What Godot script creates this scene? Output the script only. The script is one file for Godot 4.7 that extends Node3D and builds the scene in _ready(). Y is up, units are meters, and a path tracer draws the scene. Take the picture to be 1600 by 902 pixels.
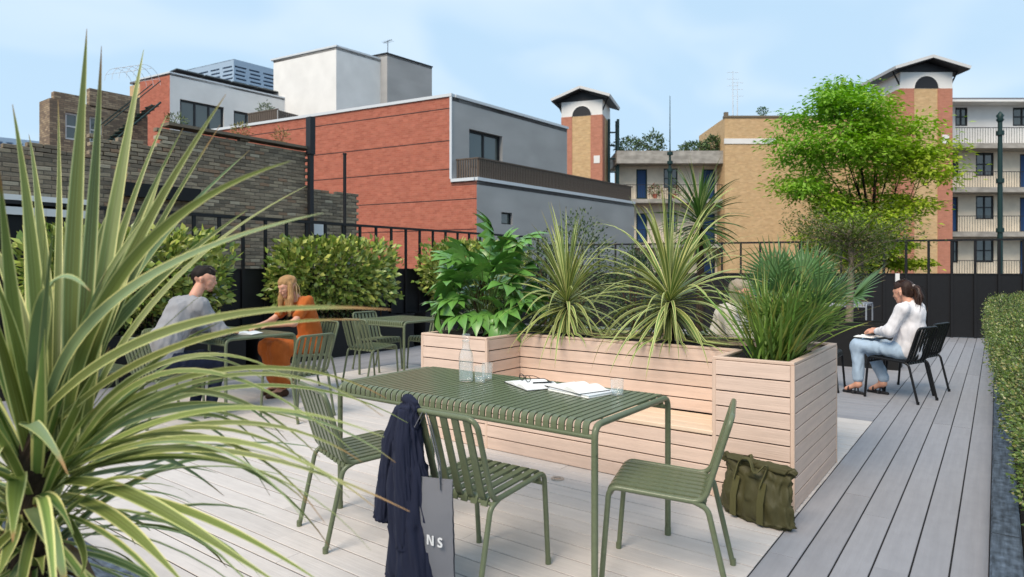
extends Node3D
# Roof terrace with timber planters, green slatted furniture and a cityscape behind.
# World axes follow the terrace: x across the decking, -z along the grey walkway, metres.

const YAW := 0.63863
const EYE := Vector3(0, 1.42, 0)
const FOCAL := 1021.0
var rng := RandomNumberGenerator.new()
var M := {}
var taken := {}
var cache := {}

class MB:
	var v := PackedVector3Array()
	var n := PackedVector3Array()
	var t := PackedVector2Array()
	var c := PackedColorArray()
	var ix := PackedInt32Array()
	var col := Color(1, 1, 1)
	func quad(a: Vector3, b: Vector3, cc: Vector3, d: Vector3, ua := Vector2.ZERO, ub := Vector2.ZERO, uc := Vector2.ZERO, ud := Vector2.ZERO) -> void:
		var nn := (b - a).cross(cc - a)
		if nn.length_squared() < 1e-14:
			nn = (cc - a).cross(d - a)
		nn = nn.normalized()
		var i := v.size()
		v.append(a); v.append(b); v.append(cc); v.append(d)
		for k in 4:
			n.append(nn); c.append(col)
		t.append(ua); t.append(ub); t.append(uc); t.append(ud)
		ix.append_array(PackedInt32Array([i, i + 2, i + 1, i, i + 3, i + 2]))
	func tri(a: Vector3, b: Vector3, cc: Vector3) -> void:
		var nn := (b - a).cross(cc - a).normalized()
		var i := v.size()
		v.append(a); v.append(b); v.append(cc)
		for k in 3:
			n.append(nn); c.append(col); t.append(Vector2(v[i + k].x, v[i + k].y))
		ix.append_array(PackedInt32Array([i, i + 2, i + 1]))
	# quad whose uvs are metres, u along a-b
	func mq(a: Vector3, b: Vector3, cc: Vector3, d: Vector3, o := Vector2.ZERO) -> void:
		var lu := (b - a).length()
		var lv := (d - a).length()
		quad(a, b, cc, d, o, o + Vector2(lu, 0), o + Vector2(lu, lv), o + Vector2(0, lv))
	func box(ctr: Vector3, s: Vector3, b := Basis.IDENTITY, o := Vector2.ZERO) -> void:
		var h := s * 0.5
		var p := []
		for k in 8:
			p.append(ctr + b * Vector3(h.x if k & 1 else -h.x, h.y if k & 2 else -h.y, h.z if k & 4 else -h.z))
		mq(p[4], p[5], p[7], p[6], o)
		mq(p[1], p[0], p[2], p[3], o)
		if s.z >= s.y:
			mq(p[0], p[4], p[6], p[2], o); mq(p[5], p[1], p[3], p[7], o)
		else:
			mq(p[4], p[6], p[2], p[0], o); mq(p[5], p[1], p[3], p[7], o)
		if s.x >= s.z:
			mq(p[6], p[7], p[3], p[2], o); mq(p[0], p[1], p[5], p[4], o)
		else:
			mq(p[7], p[3], p[2], p[6], o); mq(p[0], p[4], p[5], p[1], o)
	# bar along x with the four long edges chamfered
	func plank(L: float, Hh: float, W: float, ch: float, ctr := Vector3.ZERO, b := Basis.IDENTITY, o := Vector2.ZERO) -> void:
		var y := Hh * 0.5
		var z := W * 0.5
		var pr := [Vector2(-z + ch, y), Vector2(z - ch, y), Vector2(z, y - ch), Vector2(z, -y + ch), Vector2(z - ch, -y), Vector2(-z + ch, -y), Vector2(-z, -y + ch), Vector2(-z, y - ch)]
		var acc := 0.0
		for k in 8:
			var p: Vector2 = pr[k]
			var q: Vector2 = pr[(k + 1) % 8]
			var st := p.distance_to(q)
			quad(ctr + b * Vector3(-L / 2, q.y, q.x), ctr + b * Vector3(L / 2, q.y, q.x), ctr + b * Vector3(L / 2, p.y, p.x), ctr + b * Vector3(-L / 2, p.y, p.x), o + Vector2(0, acc + st), o + Vector2(L, acc + st), o + Vector2(L, acc), o + Vector2(0, acc))
			acc += st
		for e in [-1.0, 1.0]:
			for k in range(1, 7):
				var a: Vector3 = ctr + b * Vector3(e * L / 2, pr[0].y, pr[0].x)
				var p2: Vector3 = ctr + b * Vector3(e * L / 2, pr[k].y, pr[k].x)
				var p3: Vector3 = ctr + b * Vector3(e * L / 2, pr[k + 1].y, pr[k + 1].x)
				if e > 0: tri(a, p2, p3)
				else: tri(a, p3, p2)
	func tube(pts: Array, r, seg := 8, caps := true) -> void:
		var N := pts.size()
		var base := v.size()
		var up := Vector3.UP
		var t0: Vector3 = (pts[1] - pts[0]).normalized()
		if abs(t0.dot(up)) > 0.9: up = Vector3.RIGHT
		var nn := (up - t0 * up.dot(t0)).normalized()
		var run := 0.0
		for i in N:
			var tg: Vector3
			if i == 0: tg = pts[1] - pts[0]
			elif i == N - 1: tg = pts[N - 1] - pts[N - 2]
			else: tg = (pts[i + 1] - pts[i]).normalized() + (pts[i] - pts[i - 1]).normalized()
			tg = tg.normalized()
			nn = (nn - tg * nn.dot(tg)).normalized()
			var bb := tg.cross(nn)
			var rr: float = r[i] if r is Array else r
			if i > 0: run += (pts[i] - pts[i - 1]).length()
			for k in seg + 1:
				var a := TAU * k / seg
				var dd := nn * cos(a) + bb * sin(a)
				v.append(pts[i] + dd * rr); n.append(dd); c.append(col); t.append(Vector2(run, TAU * rr * k / seg))
		for i in N - 1:
			for k in seg:
				var q := base + i * (seg + 1) + k
				ix.append_array(PackedInt32Array([q, q + seg + 2, q + 1, q, q + seg + 1, q + seg + 2]))
		if caps:
			for e in 2:
				var i0 := 0 if e == 0 else N - 1
				var tg: Vector3 = (pts[0] - pts[1]).normalized() if e == 0 else (pts[N - 1] - pts[N - 2]).normalized()
				var ci := v.size()
				v.append(pts[i0]); n.append(tg); c.append(col); t.append(Vector2.ZERO)
				for k in seg + 1:
					v.append(v[base + i0 * (seg + 1) + k]); n.append(tg); c.append(col); t.append(Vector2.ZERO)
				for k in seg:
					if e == 0: ix.append_array(PackedInt32Array([ci, ci + 1 + k, ci + 2 + k]))
					else: ix.append_array(PackedInt32Array([ci, ci + 2 + k, ci + 1 + k]))
	func lathe(pr: Array, seg := 20, o := Vector3.ZERO) -> void:
		var base := v.size()
		var N := pr.size()
		for i in N:
			var a: Vector2 = pr[max(i - 1, 0)]
			var b: Vector2 = pr[min(i + 1, N - 1)]
			var tg := (b - a).normalized()
			for k in seg + 1:
				var an := TAU * k / seg
				v.append(o + Vector3(pr[i].x * cos(an), pr[i].y, pr[i].x * sin(an)))
				n.append(Vector3(tg.y * cos(an), -tg.x, tg.y * sin(an)).normalized()); c.append(col); t.append(Vector2(an, pr[i].y))
		for i in N - 1:
			for k in seg:
				var q := base + i * (seg + 1) + k
				ix.append_array(PackedInt32Array([q, q + 1, q + seg + 2, q, q + seg + 2, q + seg + 1]))
	# flat steel bar bent along a path in the plane across wd
	func bar(pts: Array, wd: Vector3, w: float, th: float) -> void:
		var N := pts.size()
		var up := []
		for i in N:
			var tg: Vector3 = (pts[min(i + 1, N - 1)] - pts[max(i - 1, 0)]).normalized()
			up.append(wd.cross(tg).normalized())
		var h := wd * w * 0.5
		for i in N - 1:
			var u0: Vector3 = up[i] * th * 0.5
			var u1: Vector3 = up[i + 1] * th * 0.5
			var a: Vector3 = pts[i]
			var b: Vector3 = pts[i + 1]
			sq(a + u0 + h, b + u1 + h, b + u1 - h, a + u0 - h, up[i], up[i + 1])
			sq(a - u0 - h, b - u1 - h, b - u1 + h, a - u0 + h, -up[i], -up[i + 1])
			mq(a - u0 + h, b - u1 + h, b + u1 + h, a + u0 + h)
			mq(a + u0 - h, b + u1 - h, b - u1 - h, a - u0 - h)
		mq(pts[0] + up[0] * th * 0.5 + h, pts[0] - up[0] * th * 0.5 + h, pts[0] - up[0] * th * 0.5 - h, pts[0] + up[0] * th * 0.5 - h)
		mq(pts[N - 1] + up[N - 1] * th * 0.5 - h, pts[N - 1] - up[N - 1] * th * 0.5 - h, pts[N - 1] - up[N - 1] * th * 0.5 + h, pts[N - 1] + up[N - 1] * th * 0.5 + h)
	func sq(a: Vector3, b: Vector3, cc: Vector3, d: Vector3, na: Vector3, nb: Vector3) -> void:
		var i := v.size()
		v.append(a); v.append(b); v.append(cc); v.append(d)
		n.append(na); n.append(nb); n.append(nb); n.append(na)
		for k in 4: c.append(col)
		t.append(Vector2(0, 0)); t.append(Vector2(1, 0)); t.append(Vector2(1, 1)); t.append(Vector2(0, 1))
		ix.append_array(PackedInt32Array([i, i + 2, i + 1, i, i + 3, i + 2]))
	# long leaf: centre line pts, half-width direction per point, stripes [s0, s1, colour] across
	func leaf(pts: Array, side: Array, wid: Array, stripes: Array, fold := 0.25, tip := 0.0) -> void:
		var N := pts.size()
		for s in stripes:
			col = s[2]
			var base := v.size()
			for i in N:
				var tg: Vector3 = (pts[min(i + 1, N - 1)] - pts[max(i - 1, 0)]).normalized()
				var sd: Vector3 = side[i]
				var up := sd.cross(tg).normalized()
				var dry := clampf((float(i) / (N - 1) - (1.0 - tip)) / maxf(tip * 0.5, 0.001), 0.0, 1.0) if tip > 0.0 else 0.0
				var cc := col.lerp(Color(0.30, 0.17, 0.06), dry)
				for e in 2:
					var x: float = s[e]
					v.append(pts[i] + sd * x * wid[i] + up * abs(x) * wid[i] * fold)
					n.append((up - sd * x * fold * 1.4).normalized()); c.append(cc); t.append(Vector2(x, float(i) / N))
			for i in N - 1:
				var q := base + i * 2
				ix.append_array(PackedInt32Array([q, q + 3, q + 1, q, q + 2, q + 3]))
	# small folded leaf, four triangles
	func leaflet(p: Vector3, d: Vector3, sd: Vector3, L: float, w: float) -> void:
		var up := sd.cross(d)
		var i := v.size()
		v.append(p); v.append(p + d * L * 0.45 + sd * w + up * w * 0.35); v.append(p + d * L * 0.5); v.append(p + d * L * 0.45 - sd * w + up * w * 0.35); v.append(p + d * L - up * w * 0.2)
		var n1 := (up - sd * 0.3).normalized()
		var n2 := (up + sd * 0.3).normalized()
		n.append(up); n.append(n1); n.append(up); n.append(n2); n.append(up)
		for k in 5:
			c.append(col); t.append(Vector2.ZERO)
		ix.append_array(PackedInt32Array([i, i + 2, i + 1, i, i + 3, i + 2, i + 1, i + 2, i + 4, i + 2, i + 3, i + 4]))
	func mesh() -> ArrayMesh:
		var am := ArrayMesh.new()
		if v.size() == 0: return am
		var a := []
		a.resize(Mesh.ARRAY_MAX)
		a[Mesh.ARRAY_VERTEX] = v; a[Mesh.ARRAY_NORMAL] = n; a[Mesh.ARRAY_TEX_UV] = t; a[Mesh.ARRAY_COLOR] = c; a[Mesh.ARRAY_INDEX] = ix
		am.add_surface_from_arrays(Mesh.PRIMITIVE_TRIANGLES, a)
		return am

# ---------------------------------------------------------------- nodes
func numbered(parent: Node, called: String) -> String:
	var key := str(parent.get_instance_id()) + called
	var k: int = taken.get(key, 0)
	taken[key] = k + 1
	return called if k == 0 else "%s_%03d" % [called, k]
func put(parent: Node3D, called: String, mesh: Mesh, m: Material, at := Vector3.ZERO, b := Basis.IDENTITY) -> MeshInstance3D:
	var o := MeshInstance3D.new()
	o.name = numbered(parent, called)
	o.mesh = mesh
	o.material_override = m
	parent.add_child(o)
	o.transform = Transform3D(b, at)
	return o
func tag(o: Node, label: String, category: String, group := "") -> Node:
	o.set_meta("label", label); o.set_meta("category", category)
	if group != "": o.set_meta("group", group)
	return o
func thing(called: String, label: String, category: String, at := Vector3.ZERO, turn := 0.0, group := "") -> Node3D:
	var o := Node3D.new()
	o.name = numbered(self, called)
	add_child(o)
	o.position = at
	o.rotation.y = turn
	tag(o, label, category, group)
	return o
func setting(called: String, at := Vector3.ZERO) -> Node3D:
	var o := Node3D.new()
	o.name = numbered(self, called)
	add_child(o)
	o.position = at
	o.set_meta("kind", "structure")
	return o
func stuff(o: Node) -> void:
	o.set_meta("kind", "stuff")
func sub(parent: Node3D, called: String, at := Vector3.ZERO, turn := 0.0) -> Node3D:
	var o := Node3D.new()
	o.name = numbered(parent, called)
	parent.add_child(o)
	o.position = at
	o.rotation.y = turn
	return o
func part_tube(parent: Node3D, called: String, pts: Array, r, m: Material, seg := 8) -> MeshInstance3D:
	var b := MB.new()
	b.tube(pts, r, seg)
	return put(parent, called, b.mesh(), m)
func part_box(parent: Node3D, called: String, ctr: Vector3, s: Vector3, m: Material, b := Basis.IDENTITY) -> MeshInstance3D:
	var g := MB.new()
	g.box(Vector3.ZERO, s)
	return put(parent, called, g.mesh(), m, ctr, b)
func plank_mesh(L: float, Hh: float, W: float, ch: float, o := Vector2.ZERO) -> ArrayMesh:
	var key := "pl%.3f_%.3f_%.3f_%.2f" % [L, Hh, W, o.x]
	if not cache.has(key):
		var g := MB.new()
		g.plank(L, Hh, W, ch, Vector3.ZERO, Basis.IDENTITY, o)
		cache[key] = g.mesh()
	return cache[key]
func rb(a: float, b: float) -> float:
	return rng.randf_range(a, b)
func yaw(a: float) -> Basis:
	return Basis(Vector3.UP, a)
# point of the street grid behind the terrace: across metres to the right, away metres off
func grid(across: float, away: float, y := 0.0) -> Vector3:
	return Vector3(-sin(YAW) * away + cos(YAW) * across, y, -cos(YAW) * away - sin(YAW) * across)
func bend(pts: Array, r: float, k := 5) -> Array:
	# round every inner corner of a polyline
	var out := [pts[0]]
	for i in range(1, pts.size() - 1):
		var p: Vector3 = pts[i]
		var a: Vector3 = pts[i - 1] - p
		var b: Vector3 = pts[i + 1] - p
		var rr: float = min(r, min(a.length(), b.length()) * 0.49)
		var p0 := p + a.normalized() * rr
		var p1 := p + b.normalized() * rr
		for j in k + 1:
			var t := float(j) / k
			out.append(p0.lerp(p, t).lerp(p.lerp(p1, t), t))
	out.append(pts[-1])
	return out

# ---------------------------------------------------------------- materials
func noise(freq: float, seed_: int, oct := 4) -> FastNoiseLite:
	var f := FastNoiseLite.new()
	f.seed = seed_; f.frequency = freq; f.fractal_octaves = oct; f.noise_type = FastNoiseLite.TYPE_SIMPLEX_SMOOTH
	return f
# tone picture: grain stretched along u, patches on top; lo..hi are multipliers
func tone_tex(w: int, h: int, along: int, f1: float, f2: float, lo: float, hi: float, seed_: int, mixv := 0.5) -> ImageTexture:
	var a := noise(f1, seed_).get_seamless_image(int(w / along), h)
	a.resize(w, h, Image.INTERPOLATE_CUBIC)
	var b := noise(f2, seed_ + 7).get_seamless_image(w, h)
	var im := Image.create(w, h, true, Image.FORMAT_RGB8)
	for y in h:
		for x in w:
			var g := lerpf(lo, hi, clampf(a.get_pixel(x, y).r * (1.0 - mixv) + b.get_pixel(x, y).r * mixv, 0, 1))
			im.set_pixel(x, y, Color(g, g, g))
	im.generate_mipmaps()
	return ImageTexture.create_from_image(im)
func bump_tex(w: int, h: int, along: int, f: float, seed_: int, amt: float) -> ImageTexture:
	var a := noise(f, seed_).get_seamless_image(int(w / along), h)
	a.resize(w, h, Image.INTERPOLATE_CUBIC)
	a.convert(Image.FORMAT_RGBA8)
	a.bump_map_to_normal_map(amt)
	a.generate_mipmaps()
	return ImageTexture.create_from_image(a)
func mat(col: Color, rough := 0.7, tex: Texture2D = null, sc := Vector2.ONE, nrm: Texture2D = null, ns := 1.0, tri := false) -> StandardMaterial3D:
	var m := StandardMaterial3D.new()
	m.albedo_color = col
	m.roughness = rough
	m.metallic_specular = 0.4
	if tex: m.albedo_texture = tex
	if nrm:
		m.normal_enabled = true; m.normal_texture = nrm; m.normal_scale = ns
	m.uv1_scale = Vector3(sc.x, sc.y, sc.x)
	m.uv1_triplanar = tri
	m.texture_filter = BaseMaterial3D.TEXTURE_FILTER_LINEAR_WITH_MIPMAPS_ANISOTROPIC
	m.cull_mode = BaseMaterial3D.CULL_DISABLED
	return m
func leaf_mat(rough := 0.5, back := Color(0.25, 0.32, 0.1)) -> StandardMaterial3D:
	var m := StandardMaterial3D.new()
	m.vertex_color_use_as_albedo = true
	m.roughness = rough
	m.cull_mode = BaseMaterial3D.CULL_DISABLED
	m.backlight_enabled = true
	m.backlight = back
	return m
# masonry far off: courses of small units, sizes in metres per tile
func brick_tex(bw: int, bh: int, nx: int, ny: int, base: Array, mortar: Color, joint: int, seed_: int) -> Array:
	var r := RandomNumberGenerator.new()
	r.seed = seed_
	var w := bw * nx
	var h := bh * ny
	var im := Image.create(w, h, true, Image.FORMAT_RGB8)
	var hm := Image.create(w, h, false, Image.FORMAT_RGBA8)
	im.fill(mortar)
	hm.fill(Color(0.2, 0.2, 0.2))
	for y in ny:
		for x in nx:
			var cc: Color = base[r.randi() % base.size()]
			var g := r.randf_range(0.97, 1.03)
			var x0 := x * bw + (int(bw / 2.0) if y % 2 else 0)
			for k in 2:
				var rc := Rect2i(x0 - k * w, y * bh, bw - joint, bh - joint)
				im.fill_rect(rc.intersection(Rect2i(0, 0, w, h)), Color(cc.r * g, cc.g * g, cc.b * g))
				hm.fill_rect(rc.intersection(Rect2i(0, 0, w, h)), Color(0.8 * g * 0.9, 0.7, 0.7))
	var nz := noise(0.02, seed_ + 3).get_seamless_image(w, h)
	for y in h:
		for x in w:
			var q := 0.965 + 0.07 * nz.get_pixel(x, y).r
			var p := im.get_pixel(x, y)
			im.set_pixel(x, y, Color(p.r * q, p.g * q, p.b * q))
	im.generate_mipmaps()
	hm.bump_map_to_normal_map(3.0)
	hm.generate_mipmaps()
	return [ImageTexture.create_from_image(im), ImageTexture.create_from_image(hm), Vector2(w, h)]
func brick_mat(bw: int, bh: int, nx: int, ny: int, base: Array, mortar: Color, joint: int, seed_: int, wm: float, hm: float) -> StandardMaterial3D:
	var a := brick_tex(bw, bh, nx, ny, base, mortar, joint, seed_)
	return mat(Color(1, 1, 1), 0.9, a[0], Vector2(1.0 / (nx * wm), 1.0 / (ny * hm)), a[1], 0.25)
func make_materials() -> void:
	var grain := tone_tex(512, 256, 16, 0.03, 0.012, 0.92, 1.0, 11, 0.5)
	var grain_n := bump_tex(512, 256, 16, 0.08, 21, 2.0)
	var speck := tone_tex(256, 256, 1, 0.12, 0.02, 0.82, 1.0, 31, 0.5)
	var fine_n := bump_tex(256, 256, 1, 0.15, 41, 1.5)
	for k in 5:
		var q: float = [1.0, 0.98, 0.965, 1.012, 0.99][k]
		M["beige%d" % k] = mat(Color(0.815 * q, 0.785 * q, 0.765 * q), 0.62, grain, Vector2(0.9, 3.0), grain_n, 0.35)
		M["grey%d" % k] = mat(Color(0.585 * q, 0.583 * q, 0.602 * q), 0.6, grain, Vector2(0.9, 3.0), grain_n, 0.35)
		M["wood%d" % k] = mat(Color(0.865 * q, 0.765 * q, 0.70 * q), 0.66, grain, Vector2(0.8, 3.5), grain_n, 0.4)
	M.joist = mat(Color(0.10, 0.095, 0.10), 0.9)
	M.trim = mat(Color(0.84, 0.735, 0.66), 0.65, grain, Vector2(0.8, 3.5), grain_n, 0.3)
	M.seat_wood = mat(Color(0.90, 0.80, 0.70), 0.6, grain, Vector2(0.8, 3.5), grain_n, 0.3)
	M.green = mat(Color(0.44, 0.475, 0.37), 0.28, speck, Vector2(6, 6), fine_n, 0.06, true)
	M.black = mat(Color(0.075, 0.078, 0.09), 0.45, speck, Vector2(4, 4), fine_n, 0.1, true)
	M.fence = mat(Color(0.10, 0.10, 0.112), 0.5, speck, Vector2(1.5, 1.5), fine_n, 0.15, true)
	M.trough = mat(Color(0.09, 0.092, 0.10), 0.6, speck, Vector2(2, 2), fine_n, 0.2, true)
	M.sleeper = mat(Color(0.40, 0.45, 0.51), 0.75, tone_tex(512, 256, 8, 0.05, 0.03, 0.35, 1.1, 51, 0.5), Vector2(0.8, 2.2), bump_tex(512, 256, 8, 0.07, 61, 4.0), 0.9)
	M.soil = mat(Color(0.12, 0.09, 0.07), 0.95, tone_tex(256, 256, 1, 0.15, 0.05, 0.4, 1.3, 71), Vector2(2, 2), bump_tex(256, 256, 1, 0.1, 72, 8.0), 1.0, true)
	M.ground = mat(Color(0.30, 0.30, 0.30), 0.95, speck, Vector2(0.2, 0.2), null, 1, true)
	M.leaf = leaf_mat()
	M.leaf_gloss = leaf_mat(0.32, Color(0.15, 0.22, 0.06))
	M.leaf_tree = leaf_mat(0.6, Color(0.75, 0.85, 0.25))
	M.bark = mat(Color(0.27, 0.22, 0.18), 0.95, tone_tex(256, 256, 6, 0.06, 0.04, 0.5, 1.2, 81), Vector2(2, 4), bump_tex(256, 256, 6, 0.08, 82, 6.0), 1.0)
	M.pale_bark = mat(Color(0.62, 0.56, 0.50), 0.9, tone_tex(256, 256, 1, 0.08, 0.04, 0.55, 1.15, 91), Vector2(3, 3), bump_tex(256, 256, 1, 0.1, 92, 4.0), 0.8)
	M.stalk = mat(Color(0.36, 0.44, 0.22), 0.6)
	M.dark_bark = mat(Color(0.17, 0.13, 0.10), 0.95)
	M.twig = mat(Color(0.30, 0.22, 0.15), 0.9)
	M.paper = mat(Color(0.90, 0.90, 0.89), 0.7)
	M.ink = mat(Color(0.10, 0.10, 0.12), 0.5)
	M.skin = mat(Color(0.80, 0.60, 0.51), 0.5)
	M.skin.subsurf_scatter_enabled = true
	M.skin.subsurf_scatter_strength = 0.15
	M.hair_lock = leaf_mat(0.45, Color(0.02, 0.02, 0.02))
	M.eye_white = mat(Color(0.85, 0.83, 0.80), 0.3)
	M.lips = mat(Color(0.68, 0.38, 0.35), 0.5)
	M.hair_t = tone_tex(256, 256, 1, 0.09, 0.03, 0.55, 1.15, 103, 0.4)
	M.weave = tone_tex(256, 256, 1, 0.3, 0.05, 0.88, 1.02, 101, 0.25)
	M.weave_n = bump_tex(256, 256, 1, 0.28, 102, 3.0)
	var g := StandardMaterial3D.new()
	g.albedo_color = Color(0.93, 0.97, 0.97, 0.07)
	g.transparency = BaseMaterial3D.TRANSPARENCY_ALPHA
	g.roughness = 0.03
	g.metallic_specular = 0.6
	g.cull_mode = BaseMaterial3D.CULL_DISABLED
	M.tumbler = g
	var w := StandardMaterial3D.new()
	w.albedo_color = Color(0.80, 0.90, 0.92, 0.08)
	w.transparency = BaseMaterial3D.TRANSPARENCY_ALPHA
	w.roughness = 0.0
	M.water = w
	M.pane = mat(Color(0.27, 0.31, 0.30), 0.04)
	M.pane.metallic_specular = 0.9
	M.steel = mat(Color(0.62, 0.62, 0.61), 0.25)
	M.steel.metallic = 0.8
	M.white = mat(Color(0.925, 0.92, 0.91), 0.75, tone_tex(256, 256, 1, 0.02, 0.008, 0.9, 1.0, 111), Vector2(0.15, 0.15))
	M.render_grey = mat(Color(0.70, 0.695, 0.69), 0.85, tone_tex(256, 256, 3, 0.03, 0.01, 0.86, 1.0, 121), Vector2(0.12, 0.12))
	M.cream = mat(Color(0.955, 0.90, 0.815), 0.85, tone_tex(256, 256, 1, 0.03, 0.01, 0.86, 1.0, 131), Vector2(0.2, 0.2))
	M.concrete = mat(Color(0.72, 0.70, 0.67), 0.9, tone_tex(256, 256, 3, 0.04, 0.015, 0.7, 1.05, 141), Vector2(0.3, 0.3))
	M.roof_grey = mat(Color(0.38, 0.36, 0.36), 0.85, speck, Vector2(0.6, 0.6))
	M.coping = mat(Color(0.80, 0.82, 0.84), 0.5)
	M.dark_metal = mat(Color(0.14, 0.145, 0.16), 0.5)
	M.deep_green = mat(Color(0.09, 0.20, 0.20), 0.5)
	M.blue_door = mat(Color(0.14, 0.27, 0.45), 0.5)
	M.bronze = mat(Color(0.40, 0.35, 0.31), 0.6, speck, Vector2(2, 2))
	M.glass_blue = mat(Color(0.30, 0.38, 0.48), 0.2)
	M.roof_white = mat(Color(0.80, 0.80, 0.80), 0.6)
	M.old_pale = mat(Color(0.56, 0.50, 0.43), 0.95, speck, Vector2(1.5, 1.5), fine_n, 0.8, true)
	M.louvre = mat(Color(0.62, 0.70, 0.78), 0.5)
	M.red_brick = brick_mat(32, 10, 24, 64, [Color(0.665, 0.39, 0.32), Color(0.685, 0.41, 0.335), Color(0.64, 0.365, 0.295), Color(0.66, 0.385, 0.31)], Color(0.68, 0.48, 0.41), 1, 5, 0.225, 0.075)
	M.yellow_brick = brick_mat(32, 10, 24, 64, [Color(0.775, 0.655, 0.495), Color(0.765, 0.64, 0.48), Color(0.785, 0.665, 0.51), Color(0.75, 0.625, 0.47)], Color(0.755, 0.65, 0.505), 1, 6, 0.225, 0.075)
	M.tower_brick = brick_mat(32, 10, 24, 64, [Color(0.70, 0.475, 0.395), Color(0.71, 0.485, 0.405), Color(0.69, 0.465, 0.385), Color(0.70, 0.475, 0.395)], Color(0.70, 0.51, 0.435), 1, 9, 0.225, 0.075)
	M.brown_brick = brick_mat(32, 10, 16, 40, [Color(0.60, 0.52, 0.43), Color(0.54, 0.46, 0.38), Color(0.65, 0.57, 0.47), Color(0.48, 0.41, 0.35)], Color(0.40, 0.37, 0.33), 2, 7, 0.225, 0.075)
	for k in 6:
		var bc: Color = [Color(0.62, 0.565, 0.485), Color(0.57, 0.515, 0.44), Color(0.68, 0.62, 0.525), Color(0.50, 0.455, 0.395), Color(0.63, 0.52, 0.425), Color(0.74, 0.69, 0.60)][k]
		M["old%d" % k] = mat(bc, 0.95, speck, Vector2(5, 5), bump_tex(128, 128, 1, 0.1, 150 + k, 4.0) if k < 2 else fine_n, 0.8, true)
	M.old_mortar = mat(Color(0.50, 0.465, 0.41), 0.98, speck, Vector2(2, 2), fine_n, 0.6, true)

# ---------------------------------------------------------------- scene
func _ready() -> void:
	rng.seed = 20240607
	var cam := Camera3D.new()
	cam.name = "camera"
	add_child(cam)
	cam.position = EYE
	cam.rotation.y = YAW
	var lens := CameraAttributesPhysical.new()
	lens.frustum_focal_length = 24.0
	lens.frustum_focus_distance = 4.6
	lens.frustum_near = 0.05
	lens.frustum_far = 900.0
	lens.exposure_aperture = 3.4
	cam.attributes = lens
	cam.far = 900.0
	cam.set_frustum(902.0 / FOCAL * 0.05, Vector2(0, -31.0 / FOCAL * 0.05), 0.05, 900.0)
	cam.current = true
	var we := WorldEnvironment.new()
	we.name = "environment"
	var env := Environment.new()
	env.background_mode = Environment.BG_SKY
	env.sky = Sky.new()
	env.sky.sky_material = make_sky()
	env.tonemap_mode = Environment.TONE_MAPPER_LINEAR
	env.tonemap_exposure = 3.85
	env.sdfgi_enabled = true
	env.ssao_enabled = true
	env.ssil_enabled = true
	we.environment = env
	add_child(we)
	var sun := DirectionalLight3D.new()
	sun.name = "sun"
	sun.light_energy = 0.32
	sun.light_angular_distance = 30.0
	sun.light_color = Color(1.0, 0.94, 0.86)
	sun.shadow_enabled = true
	add_child(sun)
	sun.look_at_from_position(Vector3.ZERO, Vector3(-0.02, -0.74, -0.67), Vector3.UP)
	make_materials()
	build_ground()
	build_deck()
	build_fences()
	build_city()
	build_planter_bench()
	build_beds()
	build_tables()
	build_tabletop()
	build_bags()
	build_hedges()
	build_plants()
	build_trees()
	build_people()

func make_sky() -> PanoramaSkyMaterial:
	var w := 720
	var h := 360
	var im := Image.create(w, h, false, Image.FORMAT_RGBF)
	var nz := noise(1.6, 77, 5)
	var wp := noise(0.9, 78, 3)
	for y in h:
		var el := PI * (0.5 - (y + 0.5) / h)
		var e := clampf(el / (PI / 2), 0.0, 1.0)
		var base := Color(0.165, 0.222, 0.272).lerp(Color(0.115, 0.172, 0.236), pow(e, 0.55))
		for x in w:
			if el < -0.05:
				im.set_pixel(x, y, Color(0.25, 0.25, 0.25))
				continue
			var az := TAU * (x + 0.5) / w
			var d := Vector3(cos(az) * cos(el), sin(el), sin(az) * cos(el))
			var q: Vector3 = d / (0.25 + maxf(d.y, 0.0))
			var k := wp.get_noise_3d(q.x * 0.6, q.y, q.z * 0.6)
			var cl := nz.get_noise_3d(q.x * 0.35 + k, q.y * 1.4, q.z * 0.8 + k)
			var a := clampf(cl * 1.3 + 0.22, 0.0, 1.0) * 0.42
			im.set_pixel(x, y, base.lerp(Color(0.29, 0.30, 0.31), a))
	var m := PanoramaSkyMaterial.new()
	m.panorama = ImageTexture.create_from_image(im)
	return m

func build_ground() -> void:
	var g := MB.new()
	g.quad(Vector3(-400, -9, 400), Vector3(400, -9, 400), Vector3(400, -9, -400), Vector3(-400, -9, -400))
	var o := put(self, "ground", g.mesh(), M.ground)
	o.set_meta("kind", "structure")
	var b := MB.new()
	b.box(Vector3(-3.6, -4.57, -7), Vector3(11.4, 8.84, 20.6))
	var s := put(self, "roof_slab", b.mesh(), M.joist)
	s.set_meta("kind", "structure")

# boards laid along x or z with butt joints, each a mesh of its own
func lay(deck: Node3D, kind: String, along_x: bool, a0: float, a1: float, b0: float, pitch: float, count: int, piece: float) -> void:
	for r in count:
		var b := b0 - pitch * (r + 0.5) if along_x else b0 + pitch * (r + 0.5)
		var at := a0 + rb(0.25, 1.0) * piece
		var from := a0
		while from < a1 - 0.01:
			var to: float = min(at, a1)
			if a1 - to < 0.5: to = a1
			var L := to - from - 0.0025
			var m := plank_mesh(snappedf(L, 0.005), 0.024, pitch - 0.0075, 0.002, Vector2(float(rng.randi() % 4) * 0.37, 0))
			var mid := (from + to) * 0.5
			var p := Vector3(mid, -0.012 + rb(-0.0008, 0.0008), b) if along_x else Vector3(b, -0.012 + rb(-0.0008, 0.0008), mid)
			put(deck, "deck_board", m, M["%s%d" % [kind, rng.randi() % 5]], p, Basis.IDENTITY if along_x else yaw(PI / 2))
			from = to
			at = to + piece
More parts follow.
